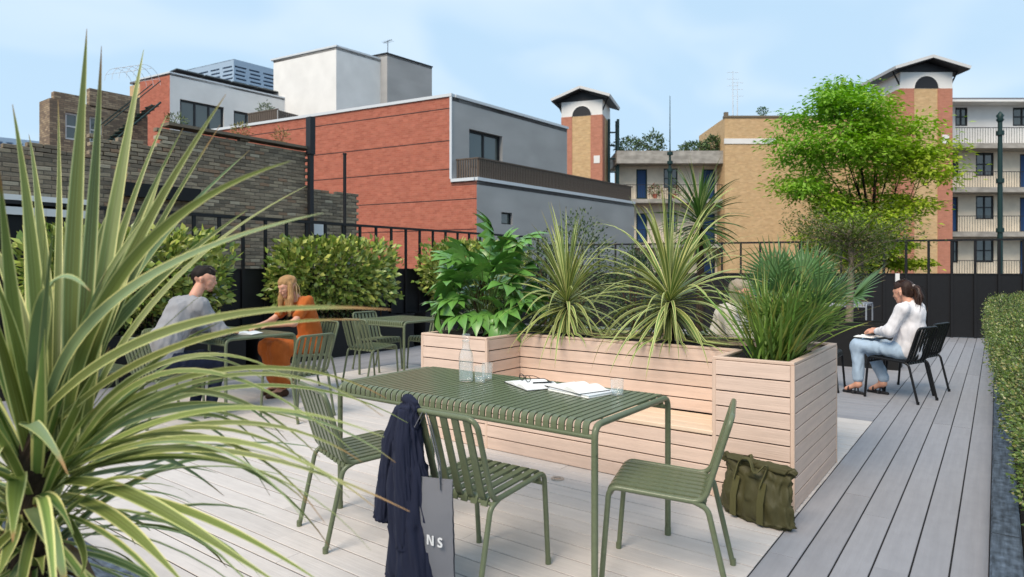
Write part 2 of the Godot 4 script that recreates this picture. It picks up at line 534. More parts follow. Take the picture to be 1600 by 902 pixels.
func build_deck() -> void:
	var deck := setting("terrace_deck")
	lay(deck, "beige", true, -7.2, -0.927, -1.26, 0.1477, 38, 2.9)
	lay(deck, "grey", true, -7.2, -0.927, -6.873, 0.1477, 60, 7.0)
	lay(deck, "grey", false, -16.6, 2.0, -0.925, 0.1495, 6, 3.6)
	lay(deck, "grey", false, -14.5, -1.0, -8.55, 0.1495, 9, 3.6)
	var jo := part_box(deck, "joist_layer", Vector3(-3.6, -0.0545, -7), Vector3(10.6, 0.1, 19.6), M.joist)
	jo.set_meta("label", "dark joist layer seen in the gaps")
	# deck light let into a board in front of the bench
	var t := thing("deck_light", "small round steel light set flush in the decking by the bench", "deck light", Vector3(-2.38, 0.001, -3.72))
	var b := MB.new()
	b.lathe([Vector2(0.0, 0.004), Vector2(0.024, 0.004), Vector2(0.026, 0.003)], 20)
	put(t, "lens", b.mesh(), M.steel)
	b = MB.new()
	b.lathe([Vector2(0.026, 0.001), Vector2(0.027, 0.007), Vector2(0.042, 0.007), Vector2(0.046, 0.001)], 20)
	put(t, "bezel", b.mesh(), mat(Color(0.62, 0.58, 0.54), 0.3))

func fence(a: Vector3, b: Vector3, ph: float, rh: float, sp: float, called: String, label: String) -> void:
	var L := a.distance_to(b)
	var dir := (b - a).normalized()
	var turn := atan2(-dir.z, dir.x)
	var t := thing(called, label, "fence", a, turn, "black metal fences round the terrace")
	var nb := int(L / sp)
	var pm := MB.new()
	pm.box(Vector3.ZERO, Vector3(sp - 0.012, ph - 0.02, 0.02))
	var panel := pm.mesh()
	pm = MB.new()
	pm.box(Vector3.ZERO, Vector3(0.045, rh - 0.03, 0.03))
	var barm := pm.mesh()
	for k in nb:
		put(t, "panel", panel, M.fence, Vector3((k + 0.5) * sp, ph / 2, -0.03 + rb(-0.002, 0.002)))
	for k in nb + 1:
		put(t, "bar", barm, M.fence, Vector3(k * sp, (rh - 0.03) / 2, 0.004))
	part_box(t, "top_rail", Vector3(nb * sp / 2, rh - 0.012, 0), Vector3(nb * sp + 0.06, 0.04, 0.06), M.fence)
	part_box(t, "panel_cap", Vector3(nb * sp / 2, ph, -0.03), Vector3(nb * sp, 0.025, 0.05), M.fence)
	part_box(t, "back_sheet", Vector3(nb * sp / 2, ph / 2, -0.055), Vector3(nb * sp, ph - 0.03, 0.012), M.trough)
func build_fences() -> void:
	fence(Vector3(-9.0, 0, -0.6), Vector3(-9.0, 0, -13.75), 1.41, 2.19, 0.37, "side_fence", "black metal fence with bars and rail before the old brick wall")
	fence(Vector3(-9.0, 0, -13.75), Vector3(1.4, 0, -16.85), 1.31, 2.02, 0.41, "rear_fence", "black metal fence at the far end of the grey walkway")
	var p := thing("fence_pole", "tall slim black pole standing at the fence before the red brick", "pole", Vector3(-9.1, 0, -7.38))
	part_tube(p, "shaft", [Vector3(0, 0, 0), Vector3(0, 3.4, 0)], 0.028, M.fence)
	part_tube(p, "cap", [Vector3(0, 3.4, 0), Vector3(0, 3.425, 0)], 0.036, M.fence)
	part_tube(p, "base_plate", [Vector3(0, 0, 0), Vector3(0, 0.02, 0)], 0.07, M.fence)
	# little white marker light on the rear fence
	var dir := Vector3(10.4, 0, -3.1).normalized()
	var l := thing("fence_light", "small white upright light on the black rear fence", "light", Vector3(-9.0, 1.13, -13.75) + dir * 7.62 + Vector3(0.29, 0, 0.96) * 0.03, 0.29)
	part_box(l, "housing", Vector3(0, 0.09, 0.02), Vector3(0.075, 0.2, 0.05), M.white)
	part_box(l, "bracket", Vector3(0, 0.0, 0.01), Vector3(0.05, 0.03, 0.04), M.fence)
	var s := thing("fence_sign", "narrow white and teal board on the black side fence behind man", "sign", Vector3(-8.96, 0.95, -5.02), PI / 2)
	part_box(s, "white_face", Vector3(-0.05, 0.22, 0), Vector3(0.11, 0.42, 0.02), M.white)
	part_box(s, "teal_edge", Vector3(0.04, 0.22, 0), Vector3(0.06, 0.42, 0.024), mat(Color(0.15, 0.36, 0.38), 0.6))

# ---------------------------------------------------------------- timber planter with bench
func boards(t: Node3D, a: Vector3, b: Vector3, rows: int, y0: float, rh: float, nrm: Vector3) -> void:
	var L := a.distance_to(b)
	var dir := (b - a).normalized()
	var turn := atan2(-dir.z, dir.x)
	for k in rows:
		var m := plank_mesh(snappedf(L, 0.002), rh - 0.008, 0.02, 0.002, Vector2(float(rng.randi() % 5) * 0.29, 0))
		put(t, "board", m, M["wood%d" % (rng.randi() % 5)], (a + b) * 0.5 + Vector3(0, y0 + rh * (k + 0.5), 0) + nrm * (0.01 + rb(-0.0008, 0.0008)), yaw(turn))
func build_planter_bench() -> void:
	var t := thing("timber_planter", "pale timber planter of horizontal boards with built-in bench behind the green table", "planter", Vector3(-2.45, 0, -4.65))
	var o := -t.position
	var x1 := -0.945; var x2 := -1.42; var x3 := -3.235; var x4 := -3.95
	var zf := -4.02; var zb := -5.28; var zl := -4.47
	var top := 0.856
	var P := func(x, z): return Vector3(x, 0, z) + o
	var rh := top / 9.0
	# cores, dark in the joints
	part_box(t, "core", o + Vector3((x1 + x2) / 2, 0.40, (zf + zb) / 2), Vector3(x2 - x1, 0.78, zb - zf).abs() - Vector3(0.05, 0, 0.05), M.joist)
	part_box(t, "core", o + Vector3((x3 + x4) / 2, 0.40, (zf + zb) / 2), Vector3(x4 - x3, 0.78, zb - zf).abs() - Vector3(0.05, 0, 0.05), M.joist)
	part_box(t, "core", o + Vector3((x2 + x3) / 2, 0.397, (zl + zb) / 2 - 0.012), Vector3(x3 - x2, 0.78, zb - zl).abs() + Vector3(0.04, 0, -0.05), M.joist)
	part_box(t, "core", o + Vector3((x2 + x3) / 2, 0.19, (zl + zf) / 2 - 0.012), Vector3(x3 - x2, 0.36, zf - zl).abs() + Vector3(0.04, 0, -0.02), M.joist)
	# right box
	boards(t, P.call(x2 + 0.012, zf - 0.02), P.call(x1 - 0.022, zf - 0.02), 9, 0, rh, Vector3(0, 0, 1))
	boards(t, P.call(x1 - 0.02, zf - 0.012), P.call(x1 - 0.02, zb + 0.012), 9, 0, rh, Vector3(1, 0, 0))
	boards(t, P.call(x2 + 0.02, zl), P.call(x2 + 0.02, zf - 0.022), 5, rh * 4.3, rh * 0.94, Vector3(-1, 0, 0))
	boards(t, P.call(x1 - 0.02, zb + 0.02), P.call(x4 + 0.02, zb + 0.02), 9, 0, rh, Vector3(0, 0, -1))
	# left box
	boards(t, P.call(x4 + 0.022, zf - 0.02), P.call(x3 - 0.012, zf - 0.02), 9, 0, rh, Vector3(0, 0, 1))
	boards(t, P.call(x3 - 0.02, zf - 0.022), P.call(x3 - 0.02, zl), 5, rh * 4.3, rh * 0.94, Vector3(1, 0, 0))
	boards(t, P.call(x4 + 0.02, zb + 0.012), P.call(x4 + 0.02, zf - 0.012), 9, 0, rh, Vector3(-1, 0, 0))
	# bench front and back
	boards(t, P.call(x3 + 0.002, zf - 0.02), P.call(x2 - 0.002, zf - 0.02), 4, 0, rh * 0.985, Vector3(0, 0, 1))
	boards(t, P.call(x3 + 0.002, zl - 0.02), P.call(x2 - 0.002, zl - 0.02), 5, rh * 4.3, rh * 0.94, Vector3(0, 0, 1))
	var sw := 0.146
	for k in 3:
		put(t, "seat_plank", plank_mesh(x2 - x3 - 0.006, 0.028, sw - 0.004, 0.004, Vector2(k * 0.3, 0)), M.seat_wood, o + Vector3((x2 + x3) / 2, 0.394, zf + 0.008 - sw * (k + 0.5)))
	# corner trims and rim
	for c in [[x1 - 0.009, zf - 0.009], [x1 - 0.009, zb + 0.009], [x2 + 0.004, zf - 0.009], [x4 + 0.009, zf - 0.009], [x3 - 0.004, zf - 0.009], [x4 + 0.009, zb + 0.009]]:
		put(t, "corner_trim", plank_mesh(top - 0.002, 0.024, 0.024, 0.003), M.trim, o + Vector3(c[0], top / 2, c[1]), Basis(Vector3.BACK, PI / 2))
	for e in [[x1, zf, x2, zf], [x1, zb, x4, zb], [x3, zf, x4, zf]]:
		put(t, "rim", plank_mesh(abs(e[0] - e[2]), 0.018, 0.04, 0.003), M.trim, o + Vector3((e[0] + e[2]) / 2, top + 0.008, e[1] + (-0.02 if e[1] > -5 else 0.02)))
	for e in [[x1 - 0.02, zf, zb], [x4 + 0.02, zf, zb]]:
		put(t, "rim", plank_mesh(abs(e[1] - e[2]) - 0.082, 0.018, 0.04, 0.003), M.trim, o + Vector3(e[0], top + 0.008, (e[1] + e[2]) / 2), yaw(PI / 2))
	put(t, "rim", plank_mesh(x2 - x3, 0.018, 0.04, 0.003), M.trim, o + Vector3((x2 + x3) / 2, top + 0.0075, zl - 0.022))
	for e in [[x2 + 0.02], [x3 - 0.02]]:
		put(t, "rim", plank_mesh(zf - zl - 0.02, 0.018, 0.04, 0.003), M.trim, o + Vector3(e[0], top + 0.0085, (zf + zl) / 2 - 0.02), yaw(PI / 2))
	for s in [[x1, x2, zf, zb], [x2, x3, zl, zb], [x3, x4, zf, zb]]:
		part_box(t, "soil", o + Vector3((s[0] + s[1]) / 2, 0.798, (s[2] + s[3]) / 2), Vector3(abs(s[0] - s[1]) - 0.06 + (0.1 if s[0] == x2 else 0.0), 0.02 + (0.004 if s[0] == x2 else 0.0), abs(s[2] - s[3]) - 0.08), M.soil)

# ---------------------------------------------------------------- raised beds with sleeper kerbs
func sleepers(t: Node3D, a: Vector3, b: Vector3, w: float, h: float) -> void:
	var L := a.distance_to(b)
	var dir := (b - a).normalized()
	var n := int(ceil(L / 1.9))
	for k in n:
		var p := a + dir * (L * (k + 0.5) / n) + Vector3(0, h / 2, 0)
		put(t, "sleeper", plank_mesh(snappedf(L / n - 0.006, 0.002), h, w, 0.008, Vector2(k * 0.41, 0)), M.sleeper, p + Vector3(0, rb(-0.003, 0.003), 0), yaw(atan2(-dir.z, dir.x)))
func build_beds() -> void:
	var r := thing("hedge_bed", "weathered blue-grey timber kerb of the hedge bed along the walkway", "raised bed", Vector3(0.4, 0, -7))
	var o := -r.position
	sleepers(r, o + Vector3(0.035, 0.0, 1.2), o + Vector3(0.035, 0.0, -14.2), 0.12, 0.14)
	part_box(r, "soil", o + Vector3(0.55, 0.03, -6.6), Vector3(0.9, 0.16, 15.4), M.soil)
	var l := thing("corner_bed", "dark timber-edged bed under the striped plant in the foreground", "raised bed", Vector3(-3.6, 0, -0.4))
	o = -l.position
	# short blocks of dark timber end to end, as the cuts across the kerb show
	var x := -6.4
	while x < -1.2:
		var w := rb(0.26, 0.34)
		put(l, "kerb_block", plank_mesh(snappedf(w - 0.008, 0.01), 0.16, 0.062, 0.006, Vector2(w, 0)), M.sleeper, o + Vector3(x + w / 2, 0.08 + rb(-0.002, 0.002), -1.162), Basis.IDENTITY)
		x += w
	put(l, "kerb_beam", plank_mesh(5.3, 0.16, 0.058, 0.006), M.sleeper, o + Vector3(-3.75, 0.082, -1.224))
	sleepers(l, o + Vector3(-1.16, 0, -1.25), o + Vector3(-1.16, 0, 0.7), 0.09, 0.16)
	part_box(l, "soil", o + Vector3(-3.8, 0.02, -0.25), Vector3(5.16, 0.1, 1.7), M.soil)
	# black troughs along the side fence
	for e in [[-2.4, -5.15, "black trough under the hedge behind the man in grey"], [-5.35, -8.45, "black trough under the hedge beside the red brick wall"], [-8.75, -12.2, "black trough under the farthest hedge along the side fence"]]:
		var q := thing("trough", e[2], "planter", Vector3(-8.72, 0, (e[0] + e[1]) / 2), 0, "black troughs along the side fence")
		var L: float = e[0] - e[1]
		part_box(q, "front_panel", Vector3(0.22, 0.3, 0), Vector3(0.02, 0.6, L), M.trough)
		part_box(q, "rear_panel", Vector3(-0.22, 0.3, 0), Vector3(0.02, 0.6, L), M.trough)
		for s in [-1, 1]:
			part_box(q, "end_panel", Vector3(0, 0.3, s * (L / 2 - 0.01)), Vector3(0.418, 0.598, 0.02), M.trough)
		part_box(q, "rim", Vector3(0.225, 0.602, 0), Vector3(0.05, 0.02, L + 0.02), M.trough)
		part_box(q, "soil", Vector3(0, 0.28, 0), Vector3(0.416, 0.5, L - 0.05), M.soil)

# ---------------------------------------------------------------- furniture
func arc_path(pts: Array, r: float, k := 5) -> Array:
	return bend(pts, r, k)
func chair(called: String, label: String, at: Vector3, turn: float, m: Material, group: String) -> Node3D:
	var t := thing(called, label, "chair", at, turn, group)
	var hx := 0.212
	if not cache.has("chair"):
		var d := {}
		var b := MB.new()
		var fp := [Vector3(-hx, 0.36, -0.2335), Vector3(-hx, 0.452, -0.226), Vector3(-hx, 0.425, 0.178), Vector3(-hx, 0.795, 0.292), Vector3(hx, 0.795, 0.292), Vector3(hx, 0.425, 0.178), Vector3(hx, 0.452, -0.226), Vector3(hx, 0.36, -0.2335)]
		b.tube(bend(fp, 0.055, 6), 0.0125, 10)
		d.frame = b.mesh()
		for s in [-1, 1]:
			b = MB.new()
			b.tube([Vector3(s * hx, 0.012, -0.262), Vector3(s * hx, 0.37, -0.2328)], 0.0125, 10)
			d["fl%d" % s] = b.mesh()
			b = MB.new()
			b.tube(bend([Vector3(s * hx, 0.43, 0.13), Vector3(s * hx, 0.405, 0.195), Vector3(s * hx, 0.012, 0.285)], 0.03, 4), 0.0125, 10)
			d["rl%d" % s] = b.mesh()
		b = MB.new()
		b.tube([Vector3(0, 0, 0), Vector3(0, 0.03, 0)], 0.0142, 10)
		d.glide = b.mesh()
		b = MB.new()
		b.tube([Vector3(-hx, 0.392, -0.236), Vector3(hx, 0.392, -0.236)], 0.009, 8)
		d.front = b.mesh()
		b = MB.new()
		b.tube([Vector3(-hx, 0.41, 0.168), Vector3(hx, 0.41, 0.168)], 0.009, 8)
		d.rear = b.mesh()
		b = MB.new()
		b.bar(bend([Vector3(0, 0.388, -0.2405), Vector3(0, 0.459, -0.231), Vector3(0, 0.434, 0.172), Vector3(0, 0.40, 0.182)], 0.05, 6), Vector3.RIGHT, 0.034, 0.009)
		d.slat = b.mesh()
		b = MB.new()
		b.bar(bend([Vector3(0, 0.415, 0.155), Vector3(0, 0.433, 0.186), Vector3(0, 0.795, 0.2965)], 0.03, 4), Vector3.RIGHT, 0.036, 0.009)
		d.bslat = b.mesh()
		cache.chair = d
	var c: Dictionary = cache.chair
	put(t, "frame", c.frame, m)
	for s in [-1, 1]:
		put(t, "leg", c["fl%d" % s], m); put(t, "leg", c["rl%d" % s], m)
		put(t, "glide", c.glide, m, Vector3(s * hx, 0, -0.263)); put(t, "glide", c.glide, m, Vector3(s * hx, 0, 0.287))
	put(t, "front_rail", c.front, m); put(t, "rear_rail", c.rear, m)
	for k in 7:
		put(t, "seat_slat", c.slat, m, Vector3((k - 3) * 0.0555, 0, 0))
	for k in 6:
		put(t, "back_slat", c.bslat, m, Vector3((k - 2.5) * 0.0645, 0, 0))
	return t
func table(called: String, label: String, at: Vector3, L: float, D: float, slats: int, m: Material, group: String, turn := 0.0) -> Node3D:
	var t := thing(called, label, "table", at, turn, group)
	var hx := L / 2 - 0.015
	var hz := D / 2 - 0.015
	for s in [-1, 1]:
		part_tube(t, "side_frame", bend([Vector3(s * hx, 0.60, hz), Vector3(s * hx, 0.735, hz), Vector3(s * hx, 0.735, -hz), Vector3(s * hx, 0.60, -hz)], 0.06, 6), 0.0155, m, 10)
		for q in [-1, 1]:
			part_tube(t, "leg", [Vector3(s * hx, 0.015, q * hz), Vector3(s * hx, 0.61, q * hz)], 0.0155, m, 10)
			part_tube(t, "glide", [Vector3(s * hx, 0, q * hz), Vector3(s * hx, 0.04, q * hz)], 0.0172, m, 10)
	for q in [-1, 1]:
		part_tube(t, "rail", [Vector3(-hx, 0.682, q * hz), Vector3(hx, 0.682, q * hz)], 0.012, m, 8)
	var p := (L - 0.075) / slats
	var b := MB.new()
	b.bar(bend([Vector3(0, 0.684, hz + 0.004), Vector3(0, 0.746, hz + 0.002), Vector3(0, 0.746, -hz - 0.002), Vector3(0, 0.684, -hz - 0.004)], 0.055, 6), Vector3.LEFT, p * 0.74, 0.009)
	var sm := b.mesh()
	for k in slats:
		put(t, "slat", sm, m, Vector3((k - (slats - 1) / 2.0) * p, 0, 0))
	return t
func build_tables() -> void:
	var gt := "green slatted tables"
	var gc := "green slatted chairs"
	table("slatted_table", "large green slatted metal table in the foreground with carafe and papers", Vector3(-2.27, 0, -2.90), 1.75, 0.82, 40, M.green, gt)
	chair("slatted_chair", "green slatted chair at table end before the olive bag, side on", Vector3(-1.23, 0, -2.86), PI / 2 + 0.29, M.green, gc)
	chair("slatted_chair", "green slatted chair with navy coat over its back", Vector3(-1.94, 0, -2.36), 0.02, M.green, gc)
	chair("slatted_chair", "empty green slatted chair at left end of the foreground table", Vector3(-2.80, 0, -2.40), -0.32, M.green, gc)
	table("slatted_table", "green slatted table between the man in grey and woman in orange", Vector3(-6.80, 0, -3.78), 1.75, 0.80, 40, M.green, gt)
	chair("slatted_chair", "empty green slatted chair at table end before the woman in orange", Vector3(-5.42, 0, -3.82), PI / 2 + 0.05, M.green, gc)
	chair("slatted_chair", "green slatted chair the man in grey sits on", Vector3(-6.22, 0, -2.96), 0.08, M.green, gc)
	chair("slatted_chair", "green slatted chair the woman in orange sits on", Vector3(-6.42, 0, -4.66), PI - 0.12, M.green, gc)
	chair("slatted_chair", "green slatted chair standing empty behind the striped foreground leaves at left", Vector3(-6.95, 0, -2.72), 0.1, M.green, gc)
	table("slatted_table", "small green slatted table beside the broad-leaved plant and timber planter", Vector3(-6.44, 0, -6.22), 0.88, 0.84, 20, M.green, gt)
	chair("slatted_chair", "green slatted chair in front of the small green table, back to us", Vector3(-6.36, 0, -5.58), 0.05, M.green, gc)
	chair("slatted_chair", "green slatted chair at far left of the small green table", Vector3(-7.02, 0, -6.28), -PI / 2, M.green, gc)
	chair("slatted_chair", "green slatted chair behind the small green table by the planter", Vector3(-6.55, 0, -6.86), PI, M.green, gc)
	chair("slatted_chair", "black slatted chair the woman in white shirt sits on", Vector3(-0.86, 0, -8.28), PI / 2 - 0.34, M.black, "black slatted chairs")
	chair("slatted_chair", "empty black slatted chair just behind the woman in white shirt", Vector3(-0.78, 0, -8.95), PI / 2 - 0.30, M.black, "black slatted chairs")
	chair("slatted_chair", "black slatted chair half hidden behind the timber planter corner", Vector3(-1.72, 0, -8.42), -PI / 2, M.black, "black slatted chairs")
	table("slatted_table", "grey slatted table behind the planter where the pale seated person is", Vector3(-3.05, 0, -6.25), 1.5, 0.8, 34, mat(Color(0.5, 0.52, 0.54), 0.45), "dark slatted tables")
	chair("slatted_chair", "green slatted chair the person in cream sits on behind plants", Vector3(-2.03, 0, -6.2), -PI / 2, M.green, gc)
	table("slatted_table", "grey topped table near the rear fence beside the small tree", Vector3(-2.75, 0, -14.5), 1.5, 0.8, 34, mat(Color(0.55, 0.57, 0.6), 0.45), "dark slatted tables")

func cup(label: String, at: Vector3, r: float, h: float, fill: float) -> void:
	var t := thing("tumbler", label, "glass", at, 0, "drinking glasses on the table")
	var b := MB.new()
	b.lathe([Vector2(0, 0.001), Vector2(r * 0.86, 0.001), Vector2(r * 0.9, 0.004), Vector2(r, h), Vector2(r - 0.0022, h), Vector2(r * 0.9 - 0.0022, 0.010), Vector2(0, 0.009)], 28)
	put(t, "glass_wall", b.mesh(), M.tumbler)
	if fill > 0:
		b = MB.new()
		var ri := r * 0.93 - 0.003
		b.lathe([Vector2(0, 0.0105), Vector2(ri, 0.0105), Vector2(ri + 0.001, h * fill), Vector2(0, h * fill)], 28)
		put(t, "water", b.mesh(), M.water)
func sheet(called: String, label: String, at: Vector3, turn: float, w: float, d: float, rise: float, th: float, group := "") -> Node3D:
	# open book lying flat: two page blocks that arch to the spine, covers below
	var t := thing(called, label, "book", at, turn, group)
	for s in [-1.0, 1.0]:
		var b := MB.new()
		var N := 8
		for i in N:
			var u0 := float(i) / N
			var u1 := float(i + 1) / N
			var h0 := th + rise * sin(PI * pow(1.0 - u0, 1.6)) * (1.0 if s > 0 else 0.8)
			var h1 := th + rise * sin(PI * pow(1.0 - u1, 1.6)) * (1.0 if s > 0 else 0.8)
			var x0: float = s * u0 * w
			var x1: float = s * u1 * w
			var q := [Vector3(x0, h0, d / 2), Vector3(x1, h1, d / 2), Vector3(x1, h1, -d / 2), Vector3(x0, h0, -d / 2)]
			if s < 0: q.reverse()
			b.quad(q[0], q[1], q[2], q[3])
			for e in [-1.0, 1.0]:
				var z: float = e * d / 2
				b.quad(Vector3(x0, 0.002, z), Vector3(x1, 0.002, z), Vector3(x1, h1, z), Vector3(x0, h0, z))
		b.quad(Vector3(s * w, 0.002, d / 2), Vector3(s * w, 0.002, -d / 2), Vector3(s * w, th, -d / 2), Vector3(s * w, th, d / 2))
		put(t, "page_block", b.mesh(), M.paper)
	part_box(t, "cover", Vector3(0, 0.001, 0), Vector3(2 * w + 0.012, 0.002, d + 0.01), M.ink if rise > 0.012 else M.paper)
	return t
func build_tabletop() -> void:
	var y := 0.752
	var t := thing("carafe", "clear glass water carafe with stopper on the green table", "carafe", Vector3(-2.53, y, -2.95))
	var b := MB.new()
	b.lathe([Vector2(0, 0.002), Vector2(0.040, 0.002), Vector2(0.043, 0.008), Vector2(0.044, 0.13), Vector2(0.040, 0.165), Vector2(0.024, 0.20), Vector2(0.021, 0.235), Vector2(0.025, 0.245), Vector2(0.0225, 0.245), Vector2(0.0185, 0.234), Vector2(0.0215, 0.20), Vector2(0.0375, 0.163), Vector2(0.0415, 0.13), Vector2(0.0405, 0.012), Vector2(0, 0.010)], 32)
	put(t, "bottle", b.mesh(), M.tumbler)
	b = MB.new()
	b.lathe([Vector2(0, 0.0115), Vector2(0.0395, 0.0125), Vector2(0.0405, 0.115), Vector2(0, 0.115)], 32)
	put(t, "water", b.mesh(), M.water)
	b = MB.new()
	b.lathe([Vector2(0, 0.236), Vector2(0.015, 0.236), Vector2(0.017, 0.252), Vector2(0.024, 0.262), Vector2(0.026, 0.272), Vector2(0.020, 0.282), Vector2(0, 0.284)], 24)
	put(t, "stopper", b.mesh(), M.tumbler)
	cup("clear tumbler right beside the carafe, nearer of the two", Vector3(-2.435, y, -2.965), 0.034, 0.10, 0.35)
	cup("clear tumbler just behind the carafe, farther of the two", Vector3(-2.465, y, -3.07), 0.034, 0.10, 0.3)
	cup("clear tumbler on the right end of the table beside the papers", Vector3(-1.61, y, -3.10), 0.036, 0.085, 0.4)
	var nb := sheet("notebook", "open white notebook with black cover left of the papers", Vector3(-2.14, y, -3.08), -0.5, 0.15, 0.21, 0.016, 0.006)
	var p := thing("reading_glasses", "black spectacles lying on the open notebook", "glasses", Vector3(-2.18, y + 0.024, -3.06), -0.4)
	for s in [-1, 1]:
		var ring := []
		for k in 15:
			var a := TAU * k / 14
			ring.append(Vector3(s * 0.034 + cos(a) * 0.026, 0.016 + sin(a) * 0.018, 0))
		part_tube(p, "rim", ring, 0.0022, M.ink, 6)
		part_tube(p, "temple", bend([Vector3(s * 0.062, 0.02, 0), Vector3(s * 0.06, 0.012, -0.10), Vector3(s * 0.052, -0.006, -0.135)], 0.03, 4), 0.002, M.ink, 6)
	part_tube(p, "bridge", [Vector3(-0.008, 0.018, 0), Vector3(0, 0.022, 0), Vector3(0.008, 0.018, 0)], 0.002, M.ink, 6)
	var pn := thing("pen", "dark pen lying on the open notebook page", "pen", Vector3(-2.06, y + 0.021, -3.07), 0.9)
	part_tube(pn, "barrel", [Vector3(-0.06, 0.004, 0), Vector3(0.05, 0.004, 0)], 0.004, M.ink, 8)
	part_tube(pn, "tip", [Vector3(0.05, 0.004, 0), Vector3(0.066, 0.002, 0)], [0.004, 0.0008], M.steel, 8)
	var mg := thing("magazine", "closed white magazine lying under the open pages", "magazine", Vector3(-1.81, y, -3.075), -0.22)
	part_box(mg, "pages", Vector3(0, 0.0065, 0), Vector3(0.30, 0.009, 0.22), M.paper)
	part_box(mg, "cover", Vector3(0, 0.0122, 0), Vector3(0.305, 0.0018, 0.225), mat(Color(0.86, 0.87, 0.88), 0.35))
	part_box(mg, "cover", Vector3(0, 0.001, 0), Vector3(0.305, 0.002, 0.225), M.paper)
	sheet("booklet", "open white booklet lying on top of the magazine", Vector3(-1.85, y + 0.0135, -3.085), -0.35, 0.15, 0.20, 0.02, 0.004)

# lofted cloth: rings of [centre, half width, half depth], with folds that deepen downwards
func cloth(rings: Array, folds: int, amp: float, seed_: int, seg := 48) -> ArrayMesh:
	var b := MB.new()
	var nz := noise(2.2, seed_, 3)
	var N := rings.size()
	var sub_ := 5
	var all := []
	for i in N - 1:
		for k in sub_:
			var u := float(k) / sub_
			u = u * u * (3 - 2 * u)
			all.append([rings[i][0].lerp(rings[i + 1][0], u), lerpf(rings[i][1], rings[i + 1][1], u), lerpf(rings[i][2], rings[i + 1][2], u), rings[i][3].lerp(rings[i + 1][3], u) if rings[i].size() > 3 else Vector3.RIGHT])
	all.append([rings[-1][0], rings[-1][1], rings[-1][2], rings[-1][3] if rings[-1].size() > 3 else Vector3.RIGHT])
	var R := all.size()
	var g := []
	for i in R:
		var row := []
		var q: Array = all[i]
		var tg: Vector3 = (all[min(i + 1, R - 1)][0] - all[max(i - 1, 0)][0]).normalized()
		var xa: Vector3 = q[3]
		xa = (xa - tg * xa.dot(tg)).normalized()
		var za := xa.cross(tg).normalized()
		var dep := 0.15 + 0.85 * float(i) / R
		for k in seg:
			var a := TAU * k / seg
			var w := sin(a * folds + 1.7 * nz.get_noise_2d(a * 0.8, i * 0.12) * 2.0) * amp * dep + nz.get_noise_3d(cos(a) * 1.4, i * 0.10, sin(a) * 1.4) * amp * 1.6
			row.append(q[0] + xa * cos(a) * (q[1] + w) + za * sin(a) * (q[2] + w))
		g.append(row)
	var st := SurfaceTool.new()
	st.begin(Mesh.PRIMITIVE_TRIANGLES)
	st.set_smooth_group(0)
	for i in R:
		for k in seg:
			st.set_uv(Vector2(float(k) / seg, float(i) / R))
			st.add_vertex(g[i][k])
	for i in R - 1:
		for k in seg:
			var a := i * seg + k
			var bb := i * seg + (k + 1) % seg
			for id in [a, bb, bb + seg, a, bb + seg, a + seg]:
				st.add_index(id)
	for e in 2:
		var i0 := 0 if e == 0 else R - 1
		st.add_vertex(all[i0][0])
		var ci := R * seg + e
		for k in seg:
			var a := i0 * seg + k
			var bb := i0 * seg + (k + 1) % seg
			for id in ([ci, bb, a] if e == 0 else [ci, a, bb]):
				st.add_index(id)
	st.generate_normals()
	return st.commit()
func fabric(col: Color, rough := 0.9, ns := 0.5, sc := 14.0) -> StandardMaterial3D:
	var m := mat(col, rough, M.weave, Vector2(sc, sc), M.weave_n, ns, true)
	m.rim_enabled = true
	m.rim = 0.15
	return m
